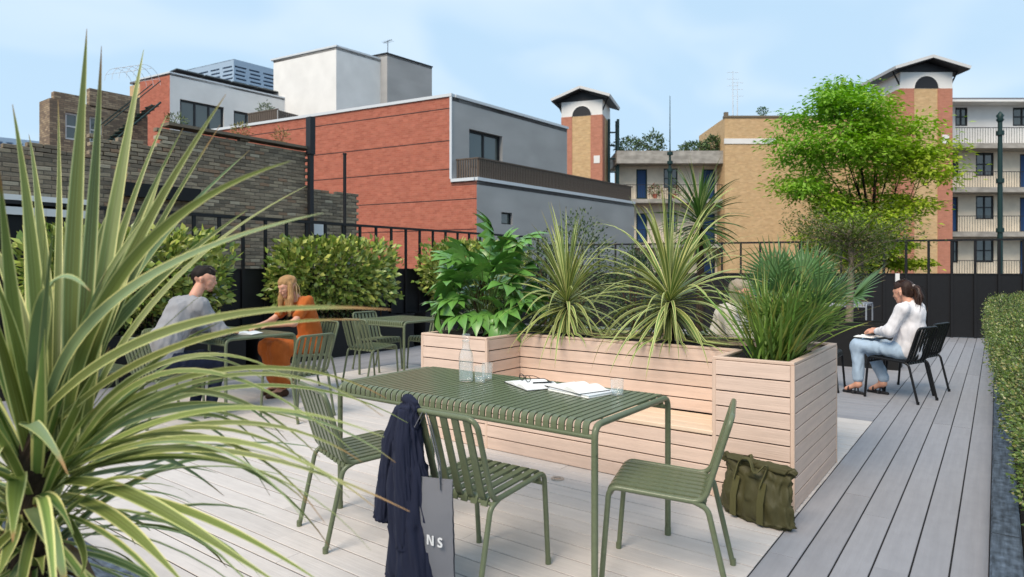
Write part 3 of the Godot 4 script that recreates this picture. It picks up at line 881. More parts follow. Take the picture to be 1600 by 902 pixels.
func build_bags() -> void:
	# navy coat hung on the left corner of the chair back
	var navy := fabric(Color(0.135, 0.155, 0.24), 0.92, 0.6)
	var j := thing("coat", "dark navy coat hanging from the corner of a chair back", "coat", Vector3(-2.105, 0, -2.06))
	var body := cloth([[Vector3(0.0, 0.825, 0.0), 0.03, 0.02], [Vector3(0.005, 0.80, 0.005), 0.058, 0.04], [Vector3(0.0, 0.72, 0.015), 0.072, 0.05], [Vector3(0.014, 0.55, 0.02), 0.094, 0.055], [Vector3(0.03, 0.30, 0.02), 0.115, 0.06], [Vector3(0.04, 0.07, 0.02), 0.132, 0.065], [Vector3(0.042, 0.03, 0.02), 0.126, 0.06]], 4, 0.013, 3, 84)
	put(j, "body", body, navy)
	put(j, "sleeve", cloth([[Vector3(-0.02, 0.80, 0.02), 0.03, 0.03], [Vector3(-0.07, 0.66, 0.03), 0.046, 0.038], [Vector3(-0.10, 0.50, 0.03), 0.048, 0.036], [Vector3(-0.135, 0.30, 0.03), 0.046, 0.034], [Vector3(-0.14, 0.285, 0.03), 0.042, 0.03]], 3, 0.006, 9, 48), navy)
	put(j, "sleeve", cloth([[Vector3(0.015, 0.80, 0.03), 0.03, 0.03], [Vector3(0.02, 0.66, 0.055), 0.042, 0.034], [Vector3(0.03, 0.46, 0.06), 0.044, 0.034], [Vector3(0.04, 0.22, 0.062), 0.044, 0.032], [Vector3(0.041, 0.205, 0.062), 0.04, 0.03]], 3, 0.006, 10, 48), navy)
	put(j, "collar", cloth([[Vector3(-0.03, 0.835, -0.01), 0.016, 0.016], [Vector3(0.0, 0.84, 0.005), 0.026, 0.022], [Vector3(0.035, 0.82, 0.0), 0.024, 0.02], [Vector3(0.05, 0.79, -0.01), 0.016, 0.014]], 3, 0.004, 14, 32), navy)
	# grey tote behind the coat
	var grey := fabric(Color(0.50, 0.505, 0.53), 0.95, 0.8, 18.0)
	var t := thing("tote_bag", "grey canvas tote bag with white letters hanging behind the navy coat", "bag", Vector3(-2.0, 0.03, -2.045), 0.12)
	var NX := 26
	var NY := 36
	var nz := noise(5.0, 8, 3)
	var st := SurfaceTool.new()
	st.begin(Mesh.PRIMITIVE_TRIANGLES)
	st.set_smooth_group(0)
	for f in [1.0, -1.0]:
		for i in NX + 1:
			for k in NY + 1:
				var u := float(i) / NX
				var w := float(k) / NY
				var thick := 0.001 + 0.026 * pow(sin(PI * clampf(u, 0.02, 0.98)), 0.6) * sin(PI * clampf(1.0 - w, 0.0, 1.0) * 0.9 + 0.05)
				st.set_uv(Vector2(u * 0.33, w * 0.5))
				st.add_vertex(Vector3((u - 0.5) * (0.33 - 0.02 * w) + 0.004 * nz.get_noise_2d(w * 2.0, 1.0), w * 0.50 - 0.008 * sin(PI * u) * w, f * thick + 0.012 * nz.get_noise_2d(u * 0.16, w * 0.10)))
	for f in 2:
		for i in NX:
			for k in NY:
				var a := f * (NX + 1) * (NY + 1) + i * (NY + 1) + k
				var q := [a, a + NY + 1, a + NY + 2, a, a + NY + 2, a + 1] if f == 1 else [a, a + NY + 2, a + NY + 1, a, a + 1, a + NY + 2]
				for id in q: st.add_index(id)
	st.generate_normals()
	put(t, "pouch", st.commit(), grey)
	for e in [[0.10, 0.02], [0.095, -0.02]]:
		var z: float = e[1] * 0.5
		var sm := MB.new()
		sm.bar([Vector3(e[0], 0.45, z), Vector3(e[0] - 0.01, 0.56, z), Vector3(e[0] - 0.055, 0.68, z - 0.01), Vector3(e[0] - 0.09, 0.765, z - 0.02)], Vector3(0.5, 0.1, 0.85).normalized(), 0.022, 0.003)
		put(t, "strap", sm.mesh(), grey)
		sm = MB.new()
		sm.bar([Vector3(-e[0], 0.45, z), Vector3(-e[0] + 0.01, 0.60, z), Vector3(-e[0] + 0.05, 0.69, z - 0.01), Vector3(-e[0] + 0.09, 0.765, z - 0.02)], Vector3(0.5, 0.1, 0.85).normalized(), 0.022, 0.003)
		put(t, "strap", sm.mesh(), grey)
	var tm := TextMesh.new()
	var sf := SystemFont.new()
	sf.font_names = PackedStringArray(["Droid Sans"])
	sf.font_weight = 700
	tm.font = sf
	tm.text = "N S"
	tm.font_size = 32
	tm.pixel_size = 0.0018
	tm.depth = 0.002
	put(t, "lettering", tm, mat(Color(0.88, 0.88, 0.88), 0.8), Vector3(0.085, 0.235, 0.031))
	# olive holdall on the deck
	var olive := fabric(Color(0.275, 0.265, 0.155), 0.6, 0.35, 8.0)
	var webbing := fabric(Color(0.33, 0.32, 0.185), 0.7, 0.5, 20.0)
	var h := thing("holdall", "slouching olive green fabric bag on the deck against the planter", "bag", Vector3(-1.095, 0, -3.80), -0.33)
	h.scale = Vector3(1.02, 0.88, 1.0)
	put(h, "body", cloth([[Vector3(0, 0.004, 0), 0.205, 0.07], [Vector3(0, 0.03, 0), 0.225, 0.085], [Vector3(0.0, 0.15, 0.0), 0.215, 0.08], [Vector3(0.004, 0.27, -0.012), 0.205, 0.055], [Vector3(0.0, 0.345, -0.02), 0.215, 0.022], [Vector3(0.0, 0.36, -0.022), 0.205, 0.012]], 6, 0.016, 23, 84), olive)
	for e in [[0.018, 0.03], [-0.06, -0.02]]:
		var sm := MB.new()
		sm.bar(bend([Vector3(-0.09, 0.25, 0.055 + e[0]), Vector3(-0.085, 0.375, e[0] + 0.01), Vector3(-0.035 + e[1], 0.40, e[0] + 0.03), Vector3(0.02 + e[1], 0.31, e[0] + 0.075), Vector3(0.06 + e[1], 0.385, e[0] + 0.03), Vector3(0.09, 0.36, e[0] + 0.01), Vector3(0.075, 0.24, 0.06 + e[0])], 0.05, 5), Vector3(0.25, 0.1, 0.95).normalized(), 0.034, 0.005)
		put(h, "handle", sm.mesh(), webbing)
	for s in [-1, 1]:
		var sm := MB.new()
		sm.bar([Vector3(s * 0.085, 0.02, 0.096), Vector3(s * 0.085, 0.15, 0.094), Vector3(s * 0.083, 0.27, 0.06)], Vector3.RIGHT, 0.04, 0.004)
		put(h, "webbing", sm.mesh(), webbing)
	put(h, "flap", cloth([[Vector3(-0.225, 0.32, -0.02), 0.02, 0.02], [Vector3(-0.2, 0.355, -0.015), 0.03, 0.02], [Vector3(0.0, 0.352, -0.005), 0.03, 0.03], [Vector3(0.2, 0.362, -0.015), 0.03, 0.022], [Vector3(0.228, 0.345, -0.02), 0.015, 0.015]], 4, 0.006, 31, 24), olive)
const FRONT_LEAVES := [
	[-1.842, 0.992, -0.650, -1.902, 1.371, -0.654, -1.921, 1.720, -0.697, -1.958, 2.063, -0.726, 0.0248],
	[-1.832, 0.992, -0.658, -1.880, 1.322, -0.689, -1.923, 1.658, -0.735, -1.982, 2.034, -0.771, 0.0226],
	[-1.819, 0.992, -0.667, -1.887, 1.320, -0.722, -1.939, 1.702, -0.805, -1.993, 2.058, -0.887, 0.0259],
	[-1.832, 0.976, -0.658, -1.940, 1.250, -0.719, -1.994, 1.621, -0.845, -2.040, 1.892, -0.976, 0.0142],
	[-1.832, 0.992, -0.658, -1.967, 1.282, -0.737, -2.033, 1.609, -0.897, -2.101, 1.872, -1.056, 0.0128],
	[-1.838, 0.992, -0.653, -1.796, 1.263, -0.658, -1.644, 1.559, -0.740, -1.469, 1.834, -0.840, 0.0210],
	[-1.832, 0.992, -0.658, -1.900, 1.220, -0.712, -1.882, 1.508, -0.847, -1.814, 1.839, -1.020, 0.0129],
	[-1.838, 1.039, -0.653, -2.015, 1.244, -0.739, -2.086, 1.518, -0.939, -2.021, 1.819, -1.240, 0.0159],
	[-1.857, 0.992, -0.639, -1.740, 1.360, -0.625, -1.486, 1.576, -0.696, -1.173, 1.642, -0.810, 0.0196],
	[-1.832, 0.992, -0.658, -1.860, 1.253, -0.741, -1.783, 1.491, -0.921, -1.614, 1.660, -1.168, 0.0103],
	[-1.870, 1.055, -0.629, -1.927, 1.186, -0.692, -1.896, 1.385, -0.837, -1.751, 1.591, -1.066, 0.0207],
	[-1.896, 0.992, -0.610, -1.901, 1.294, -0.599, -1.906, 1.562, -0.587, -1.936, 1.823, -0.555, 0.0205],
	[-1.877, 0.992, -0.624, -2.036, 1.282, -0.685, -2.223, 1.590, -0.756, -2.424, 1.965, -0.816, 0.0128],
	[-1.921, 0.992, -0.591, -1.867, 1.207, -0.549, -1.798, 1.449, -0.505, -1.718, 1.633, -0.469, 0.0207],
	[-1.908, 0.976, -0.601, -1.861, 1.146, -0.554, -1.786, 1.333, -0.513, -1.737, 1.420, -0.454, 0.0192],
	[-1.896, 1.039, -0.610, -1.759, 1.316, -0.592, -1.441, 1.468, -0.689, -1.077, 1.531, -0.820, 0.0193],
	[-1.915, 1.039, -0.596, -1.638, 1.246, -0.626, -1.280, 1.366, -0.687, -0.857, 1.348, -0.796, 0.0149],
	[-1.883, 1.023, -0.620, -1.651, 1.211, -0.672, -1.352, 1.316, -0.755, -1.018, 1.319, -0.863, 0.0100],
	[-1.915, 0.976, -0.596, -1.825, 1.299, -0.562, -1.690, 1.477, -0.544, -1.505, 1.374, -0.564, 0.0247],
	[-1.864, 0.992, -0.634, -1.906, 1.256, -0.670, -1.896, 1.454, -0.756, -1.823, 1.649, -0.888, 0.0167],
	[-1.857, 0.992, -0.639, -1.988, 1.216, -0.684, -2.067, 1.511, -0.791, -2.136, 1.714, -0.905, 0.0266],
	[-1.908, 0.976, -0.601, -2.064, 1.178, -0.665, -2.200, 1.420, -0.773, -2.358, 1.667, -0.865, 0.0237],
	[-1.883, 0.976, -0.620, -2.078, 1.178, -0.654, -2.284, 1.420, -0.711, -2.474, 1.605, -0.779, 0.0237],
	[-1.845, 0.944, -0.648, -1.704, 1.203, -0.708, -1.489, 1.284, -0.815, -1.177, 0.991, -0.994, 0.0099],
	[-1.845, 0.944, -0.648, -1.724, 1.151, -0.731, -1.527, 1.200, -0.868, -1.331, 0.958, -1.004, 0.0095],
	[-1.845, 0.944, -0.648, -1.847, 1.053, -0.751, -1.783, 1.102, -0.921, -1.611, 0.973, -1.171, 0.0121],
	[-1.845, 0.928, -0.648, -1.592, 1.092, -0.716, -1.286, 1.171, -0.804, -0.979, 1.085, -0.892, 0.0086],
	[-1.845, 0.928, -0.648, -1.642, 1.048, -0.754, -1.380, 1.118, -0.896, -1.171, 0.976, -0.999, 0.0084],
	[-1.845, 0.928, -0.648, -1.619, 1.028, -0.715, -1.315, 1.109, -0.822, -1.033, 0.928, -0.914, 0.0095],
	[-1.845, 0.912, -0.648, -1.607, 1.013, -0.724, -1.338, 1.066, -0.806, -0.975, 0.918, -0.958, 0.0095],
	[-1.845, 0.912, -0.648, -1.642, 0.986, -0.754, -1.404, 0.997, -0.878, -1.272, 0.881, -0.924, 0.0076],
	[-1.845, 0.920, -0.648, -1.820, 1.003, -0.771, -1.740, 1.102, -0.952, -1.730, 0.918, -1.082, 0.0103],
	[-1.845, 0.896, -0.648, -1.833, 0.969, -0.761, -1.854, 0.943, -0.868, -1.805, 0.759, -1.026, 0.0112],
	[-1.845, 0.896, -0.648, -1.912, 0.884, -0.778, -1.942, 0.852, -0.965, -2.011, 0.762, -1.122, 0.0091],
	[-1.857, 0.893, -0.639, -1.612, 0.940, -0.683, -1.365, 0.866, -0.705, -1.099, 0.814, -0.741, 0.0190],
	[-1.845, 0.865, -0.648, -1.595, 0.908, -0.733, -1.338, 0.840, -0.806, -1.118, 0.769, -0.851, 0.0145],
	[-1.864, 0.857, -0.634, -1.647, 0.881, -0.657, -1.441, 0.839, -0.649, -1.246, 0.814, -0.631, 0.0183],
	[-1.870, 0.841, -0.629, -1.887, 0.802, -0.722, -1.924, 0.749, -0.816, -1.977, 0.657, -0.899, 0.0121],
	[-1.928, 0.833, -0.587, -1.760, 0.864, -0.554, -1.555, 0.866, -0.523, -1.372, 0.826, -0.476, 0.0262],
	[-1.896, 0.976, -0.610, -1.837, 1.080, -0.516, -1.625, 1.123, -0.512, -1.427, 1.026, -0.497, 0.0211],
	[-1.947, 0.912, -0.572, -1.816, 0.954, -0.531, -1.666, 0.920, -0.481, -1.512, 0.896, -0.434, 0.0239],
	[-1.972, 0.976, -0.554, -1.849, 1.006, -0.507, -1.712, 1.042, -0.447, -1.561, 0.955, -0.398, 0.0239],
	[-1.877, 0.849, -0.624, -1.757, 0.796, -0.631, -1.635, 0.755, -0.625, -1.583, 0.755, -0.568, 0.0104],
	[-1.959, 0.833, -0.563, -1.831, 0.808, -0.539, -1.719, 0.798, -0.482, -1.598, 0.802, -0.433, 0.0214],
	[-1.857, 0.976, -0.639, -1.872, 1.146, -0.658, -1.851, 1.371, -0.708, -1.795, 1.503, -0.784, 0.0195],
	[-1.857, 0.992, -0.639, -1.883, 1.188, -0.705, -1.876, 1.455, -0.811, -1.896, 1.710, -0.897, 0.0221],
	[-1.908, 0.992, -0.601, -1.943, 1.227, -0.605, -2.022, 1.404, -0.581, -2.123, 1.537, -0.541, 0.0228],
	[-1.870, 0.992, -0.629, -2.057, 1.247, -0.670, -2.273, 1.647, -0.719, -2.499, 1.852, -0.760, 0.0200],
	[-1.847, 0.968, -0.646, -1.780, 1.195, -0.718, -1.579, 1.277, -0.894, -1.451, 1.125, -1.015, 0.0081],
	[-1.847, 0.963, -0.646, -1.901, 1.164, -0.759, -1.834, 1.254, -0.988, -1.812, 1.054, -1.183, 0.0098],
	[-1.847, 0.957, -0.646, -1.741, 1.168, -0.714, -1.401, 1.252, -0.953, -1.193, 1.104, -1.095, 0.0086],
	[-1.847, 0.950, -0.646, -1.655, 1.158, -0.733, -1.336, 1.260, -0.904, -1.109, 1.087, -1.008, 0.0068],
	[-1.847, 0.944, -0.646, -1.802, 1.117, -0.800, -1.567, 1.175, -1.113, -1.405, 0.962, -1.373, 0.0078],
	[-1.847, 0.938, -0.646, -1.864, 1.098, -0.772, -1.782, 1.167, -0.994, -1.736, 0.894, -1.190, 0.0106],
	[-1.847, 0.931, -0.646, -1.746, 1.106, -0.703, -1.377, 1.156, -0.955, -1.161, 0.954, -1.094, 0.0086],
	[-1.847, 0.927, -0.646, -1.769, 1.083, -0.727, -1.545, 1.158, -0.919, -1.399, 0.874, -1.054, 0.0065],
	[-1.847, 0.920, -0.646, -1.830, 1.044, -0.812, -1.834, 1.091, -0.988, -1.814, 0.714, -1.182, 0.0063],
	[-1.847, 0.914, -0.646, -1.649, 1.066, -0.734, -1.373, 1.114, -0.868, -1.162, 0.907, -0.956, 0.0083],
	[-1.847, 0.908, -0.646, -1.684, 1.053, -0.696, -1.386, 1.115, -0.835, -1.181, 0.863, -0.904, 0.0075],
	[-1.847, 0.901, -0.646, -1.620, 1.042, -0.718, -1.367, 1.089, -0.792, -1.155, 0.893, -0.836, 0.0051],
	[-1.847, 0.895, -0.646, -1.811, 0.992, -0.748, -1.612, 1.014, -0.983, -1.489, 0.636, -1.162, 0.0093],
	[-1.847, 0.888, -0.646, -1.669, 1.013, -0.678, -1.284, 1.058, -0.846, -1.039, 0.837, -0.910, 0.0058],
]
# (-1.908, 0.881, -0.601) (-1.928, 0.658, -0.587)

# ---------------------------------------------------------------- plants
func lin(r: float, g: float, b: float, j := 0.12) -> Color:
	var q := 1.0 + rb(-j, j)
	return Color(r * q * (1.0 + rb(-j, j) * 0.4), g * q, b * q * (1.0 + rb(-j, j) * 0.5))
func stripes(kind: int) -> Array:
	var gr := lin(0.15, 0.185, 0.04, 0.25)
	var pale := lin(0.20, 0.26, 0.08, 0.15)
	var cr := lin(0.62, 0.60, 0.24, 0.12)
	if kind == 0:
		return [[-1.0, -0.80, cr], [-0.80, -0.66, pale], [-0.66, -0.30, gr], [-0.30, -0.24, pale], [-0.24, 0.10, gr * 0.9], [0.10, 0.15, pale], [0.15, 0.68, gr], [0.68, 0.82, pale], [0.82, 1.0, cr]]
	if kind == 1:
		return [[-1.0, -0.62, cr], [-0.62, 0.0, lin(0.17, 0.25, 0.06, 0.2)], [0.0, 0.58, lin(0.15, 0.23, 0.055, 0.2)], [0.58, 1.0, cr]]
	if kind == 2:
		return [[-1.0, 0.0, lin(0.06, 0.13, 0.025, 0.25)], [0.0, 1.0, lin(0.07, 0.15, 0.03, 0.25)]]
	return [[-1.0, -0.85, cr], [-0.85, 0.0, lin(0.17, 0.24, 0.11, 0.12)], [0.0, 0.85, lin(0.19, 0.26, 0.12, 0.12)], [0.85, 1.0, cr]]
func width_at(u: float, hw: float) -> float:
	return hw * (0.62 + 0.38 * sin(PI * clampf(u * 1.25, 0, 1))) * (1.0 - pow(u, 4.0)) + 0.0006
func blade_into(b: MB, pts: Array, hw: float, st: Array, facing: Vector3, wob := 0.0) -> void:
	var sd := []
	var wd := []
	var N := pts.size()
	for i in N:
		var tg: Vector3 = (pts[min(i + 1, N - 1)] - pts[max(i - 1, 0)]).normalized()
		var f := facing.rotated(tg, wob * float(i) / N)
		var s := tg.cross(f)
		if s.length() < 0.05: s = tg.cross(Vector3.RIGHT)
		sd.append(s.normalized())
		wd.append(width_at(float(i) / (N - 1), hw))
	b.leaf(pts, sd, wd, st, 0.25, rb(0.02, 0.14) if rng.randf() < 0.6 else 0.0)
# tub: half width, front, back and rim height of the box a leaf must clear before it may hang
func arc_leaf(base: Vector3, dir: Vector3, L: float, sag: float, N := 11, tub: Array = []) -> Array:
	var p := base
	var d := dir.normalized()
	var out := [p]
	var st := L / (N - 1)
	for i in N - 1:
		d = (d + Vector3.DOWN * sag * st * (0.4 + 1.6 * float(i) / N)).normalized()
		p += d * st
		if tub.size() > 0 and d.y < 0.0 and p.y < tub[3] and absf(p.x) < tub[0] and p.z < tub[1] and p.z > tub[2]:
			p.y = tub[3] + 0.004
			d = Vector3(d.x, 0.05, d.z).normalized()
		out.append(p)
	return out
func sword_plant(t: Node3D, crown: Vector3, n: int, L0: float, L1: float, hw: float, kinds: Array, sag: float, stem_h: float, low := -0.35, tub: Array = [], high := 1.5) -> void:
	for k in n:
		var u := (k + 0.5) / n
		var el := lerpf(high, low, pow(u, 0.85)) + rb(-0.1, 0.1)
		var az := k * 2.39996 + rb(-0.25, 0.25)
		var d := Vector3(cos(az) * cos(el), sin(el), sin(az) * cos(el))
		var L := lerpf(L0, L1, rng.randf()) * (1.0 - 0.25 * u * u)
		var base := crown + Vector3(0, -stem_h * u, 0) + Vector3(d.x, 0, d.z) * 0.02
		var b := MB.new()
		var fc := (Vector3.UP * (0.3 + cos(el)) - Vector3(d.x, 0, d.z) * sin(el) * 1.2 + Vector3(rb(-0.4, 0.4), 0, rb(-0.4, 0.4)))
		blade_into(b, arc_leaf(base, d, L, sag * (0.5 + u) * rb(0.6, 1.4), 11, tub), hw * rb(0.75, 1.15), stripes(kinds[rng.randi() % kinds.size()]), fc, rb(-0.8, 0.8))
		put(t, "leaf", b.mesh(), M.leaf)
func build_plants() -> void:
	# striped plant in the foreground, leaf by leaf
	var root := Vector3(-1.93, 0.0, -0.585)
	var t := thing("cordyline", "large cream-striped sword-leaved plant in the left foreground bed", "plant", root, 0, "sword-leaved plants")
	for l in FRONT_LEAVES:
		var p := []
		for k in 4:
			p.append(Vector3(l[3 * k], l[3 * k + 1], l[3 * k + 2]) - root)
		var pts := []
		for i in 19:
			var u := i / 18.0
			var v := 1.0 - u
			pts.append(p[0] * v * v * v + p[1] * 3 * u * v * v + p[2] * 3 * u * u * v + p[3] * u * u * u)
		var b := MB.new()
		var tip: Vector3 = p[3] - p[0]
		var eye: Vector3 = (EYE - root - (p[1] + p[2]) * 0.5).normalized()
		blade_into(b, pts, l[12] * 0.8, stripes(0 if rng.randf() < 0.8 else 3), (eye * 0.9 + Vector3.UP * 0.35 + Vector3(rb(-0.35, 0.35), 0, rb(-0.35, 0.35))).normalized(), rb(-0.5, 0.5))
		put(t, "leaf", b.mesh(), M.leaf)
	sword_plant(t, Vector3(0.02, 0.96, -0.01), 58, 0.45, 0.8, 0.0105, [0, 1, 1, 3], 1.6, 0.34, -0.9)
	sword_plant(t, Vector3(0.02, 0.92, -0.01), 64, 0.4, 0.75, 0.0105, [0, 1, 1], 2.2, 0.42, -1.0, [], 0.55)
	sword_plant(t, Vector3(0.02, 0.93, -0.01), 44, 0.4, 0.7, 0.014, [0, 0, 1], 1.2, 0.26, 0.55, [], 1.3)
	for k in 26:
		# withered collar leaves on the stem
		var b := MB.new()
		var az := k * 2.4
		b.col = Color(1, 1, 1)
		blade_into(b, arc_leaf(Vector3(cos(az) * 0.04, 0.86 - 0.02 * k, sin(az) * 0.04), Vector3(cos(az), -0.2, sin(az)), rb(0.12, 0.3), 9.0, 7), 0.012, [[-1.0, 1.0, lin(0.16, 0.09, 0.045)]], Vector3(cos(az), 0.2, sin(az)))
		put(t, "dry_leaf", b.mesh(), M.leaf)
	part_tube(t, "stem", [Vector3(0, 0.0, 0), Vector3(0.01, 0.4, 0), Vector3(0.02, 0.7, -0.005), Vector3(0.02, 1.02, -0.01)], [0.062, 0.055, 0.05, 0.03], M.bark, 14)
	# fallen flower heads on the kerb
	for e in [[-3.45, -1.19], [-3.25, -1.175]]:
		var q := thing("fallen_leaf", "dry orange-brown leaf lying on the dark kerb, %s" % ("farther from the table" if e[0] < -3.4 else "nearer the table"), "leaf", Vector3(e[0], 0.166, e[1]), rb(0, 3))
		for s in [0, 1, 2]:
			var b := MB.new()
			blade_into(b, arc_leaf(Vector3(0, 0.004 + s * 0.004, 0), Vector3(cos(s * 1.1), 0.5, sin(s * 1.1)), 0.06, 14.0, 6), 0.01, [[-1.0, 1.0, lin(0.45, 0.2, 0.06)]], Vector3.UP)
			put(q, "curl", b.mesh(), M.leaf)
	# two striped plants in the timber planter
	for e in [[Vector3(-2.95, 0.80, -4.76), 1.15, "cream-striped sword plant in the planter next to the broad-leaved plant", 170, 0.86], [Vector3(-2.02, 0.80, -4.76), 1.19, "cream-striped sword plant in the planter nearer the clump of grass", 180, 0.95]]:
		var c := thing("cordyline", e[2], "plant", e[0], 0, "sword-leaved plants")
		var ch: float = e[1] - 0.80
		sword_plant(c, Vector3(0, ch + 0.06, 0), e[3], e[4] * 0.72, e[4], 0.0125, [1, 1, 0], 1.7, 0.2, -0.9, [2.0, 0.335, -0.56, 0.085])
		part_tube(c, "stem", [Vector3(0, 0, 0), Vector3(0.005, ch * 0.5, 0), Vector3(0, ch + 0.08, 0)], [0.036, 0.03, 0.02], M.bark, 12)
	# plainer tall one in the rear trough
	var c3 := thing("cordyline", "tall plain green sword plant on a stem rising behind the planter", "plant", Vector3(-2.78, 0.6, -7.4), 0, "sword-leaved plants")
	sword_plant(c3, Vector3(0, 1.50, 0), 150, 0.45, 0.70, 0.017, [2, 2, 1], 1.3, 0.34, -0.8)
	part_tube(c3, "stem", [Vector3(0, 0, 0), Vector3(0.02, 0.7, 0.01), Vector3(0, 1.5, 0)], [0.05, 0.045, 0.03], M.bark, 10)
	# black troughs behind the planter
	for e in [[Vector3(-3.8, 0, -7.45), 3.0, 0.55, "long black trough behind the planter under the tall sword plant"], [Vector3(-2.35, 0, -10.75), 2.5, 0.5, "black trough under the slender tree near the rear fence"]]:
		var q := thing("trough", e[3], "planter", e[0])
		var L: float = e[1]
		var D: float = e[2]
		for s in [-1, 1]:
			part_box(q, "long_panel", Vector3(0, 0.325, s * (D / 2 - 0.01)), Vector3(L, 0.65, 0.02), M.trough)
			part_box(q, "end_panel", Vector3(s * (L / 2 - 0.01), 0.325, 0), Vector3(0.02, 0.648, D - 0.042), M.trough)
		part_box(q, "soil", Vector3(0, 0.31, 0), Vector3(L - 0.05, 0.58, D - 0.05), M.soil)
	fatsia()
	grasses()
	# loose dark shrubs in the rear trough
	for e in [[-4.45, 0.50, 2.05, "feathery dark green shrub behind the left sword plant"], [-3.6, 0.42, 1.62, "low dark green shrub between the two striped sword plants"], [-5.0, 0.38, 1.75, "grey-green shrub behind the broad-leaved plant"]]:
		var s := thing("shrub", e[3], "shrub", Vector3(e[0], 0.6, -7.45), 0, "shrubs in the rear trough")
		var hh: float = e[2] - 0.6
		foliage(s, "crown", Vector3(0, hh * 0.55, 0), Vector3(e[1], hh * 0.52, 0.33), 2600, 0.045, 0.011, [Vector3(0.05, 0.09, 0.03), Vector3(0.075, 0.12, 0.04), Vector3(0.035, 0.065, 0.025), Vector3(0.11, 0.15, 0.06)], 0.2, M.leaf)
		for k in 6:
			part_tube(s, "stem", [Vector3(rb(-0.08, 0.08), 0, rb(-0.05, 0.05)), Vector3(rb(-0.2, 0.2), hh * 0.5, rb(-0.1, 0.1)), Vector3(rb(-0.35, 0.35), hh * 0.85, rb(-0.15, 0.15))], [0.012, 0.008, 0.003], M.twig, 6)
# leaves through a lumpy ellipsoid, denser towards its skin
func foliage(t: Node3D, called: String, c: Vector3, r: Vector3, n: int, L: float, w: float, pal: Array, rough_: float, m: Material, boxy := 2.0, core := 0.45) -> MeshInstance3D:
	var b := MB.new()
	var nz := noise(1.0, rng.randi() % 1000, 3)
	var lump: float = 2.2 / max(r.x, max(r.y, r.z))
	for k in n:
		var d := Vector3(rng.randfn(), rng.randfn(), rng.randfn()).normalized()
		var den := pow(pow(abs(d.x), boxy) + pow(abs(d.y), boxy) + pow(abs(d.z), boxy), 1.0 / boxy)
		var q := d / den
		var sc := 1.0 + nz.get_noise_3d(q.x * r.x * lump * 1.6, q.y * r.y * lump * 1.6, q.z * r.z * lump * 1.6) * rough_ * 2.2
		var rad := lerpf(core, 1.0, pow(rng.randf(), 0.55)) * sc
		var p := c + q * r * rad
		var dir := (d + Vector3(rb(-0.9, 0.9), rb(-0.3, 0.9), rb(-0.9, 0.9))).normalized()
		var sd := dir.cross(Vector3(rb(-1, 1), rb(-0.4, 1), rb(-1, 1))).normalized()
		var pc: Vector3 = pal[rng.randi() % pal.size()]
		var g := rb(0.8, 1.2)
		b.col = Color(pc.x * g, pc.y * g, pc.z * g)
		b.leaflet(p, dir, sd, L * rb(0.7, 1.25), w * rb(0.8, 1.2))
	return put(t, called, b.mesh(), m)
func palm_leaf_mesh(lobes: int, R: float, droop: float) -> ArrayMesh:
	# palmate leaf in the xz plane, stalk end at origin, pointing +z
	var b := MB.new()
	for k in lobes:
		var a := lerpf(-1.95, 1.95, float(k) / (lobes - 1))
		var L := R * (1.0 - 0.32 * absf(a) / 1.95) * rb(0.92, 1.06)
		var d := Vector3(sin(a), 0, cos(a))
		var pts := []
		var sd := []
		var wd := []
		var s := Vector3(cos(a), 0, -sin(a))
		for i in 9:
			var u := i / 8.0
			pts.append(d * L * u + Vector3(0, 0.05 * R * sin(PI * u) - droop * u * u * R, 0))
			sd.append(-s)
			wd.append(R * (0.055 + 0.155 * pow(sin(PI * clampf(u * 0.86 + 0.08, 0, 1)), 1.3)) * (1.0 - pow(u, 5.0)) * (0.12 + 0.88 * smoothstep(0.0, 0.35, u)) + 0.001)
		var g1 := lin(0.11, 0.26, 0.05, 0.08)
		var g2 := lin(0.125, 0.285, 0.055, 0.08)
		b.leaf(pts, sd, wd, [[-1.0, -0.05, g1], [-0.05, 0.05, lin(0.16, 0.28, 0.08)], [0.05, 1.0, g2]], 0.16)
	return b.mesh()
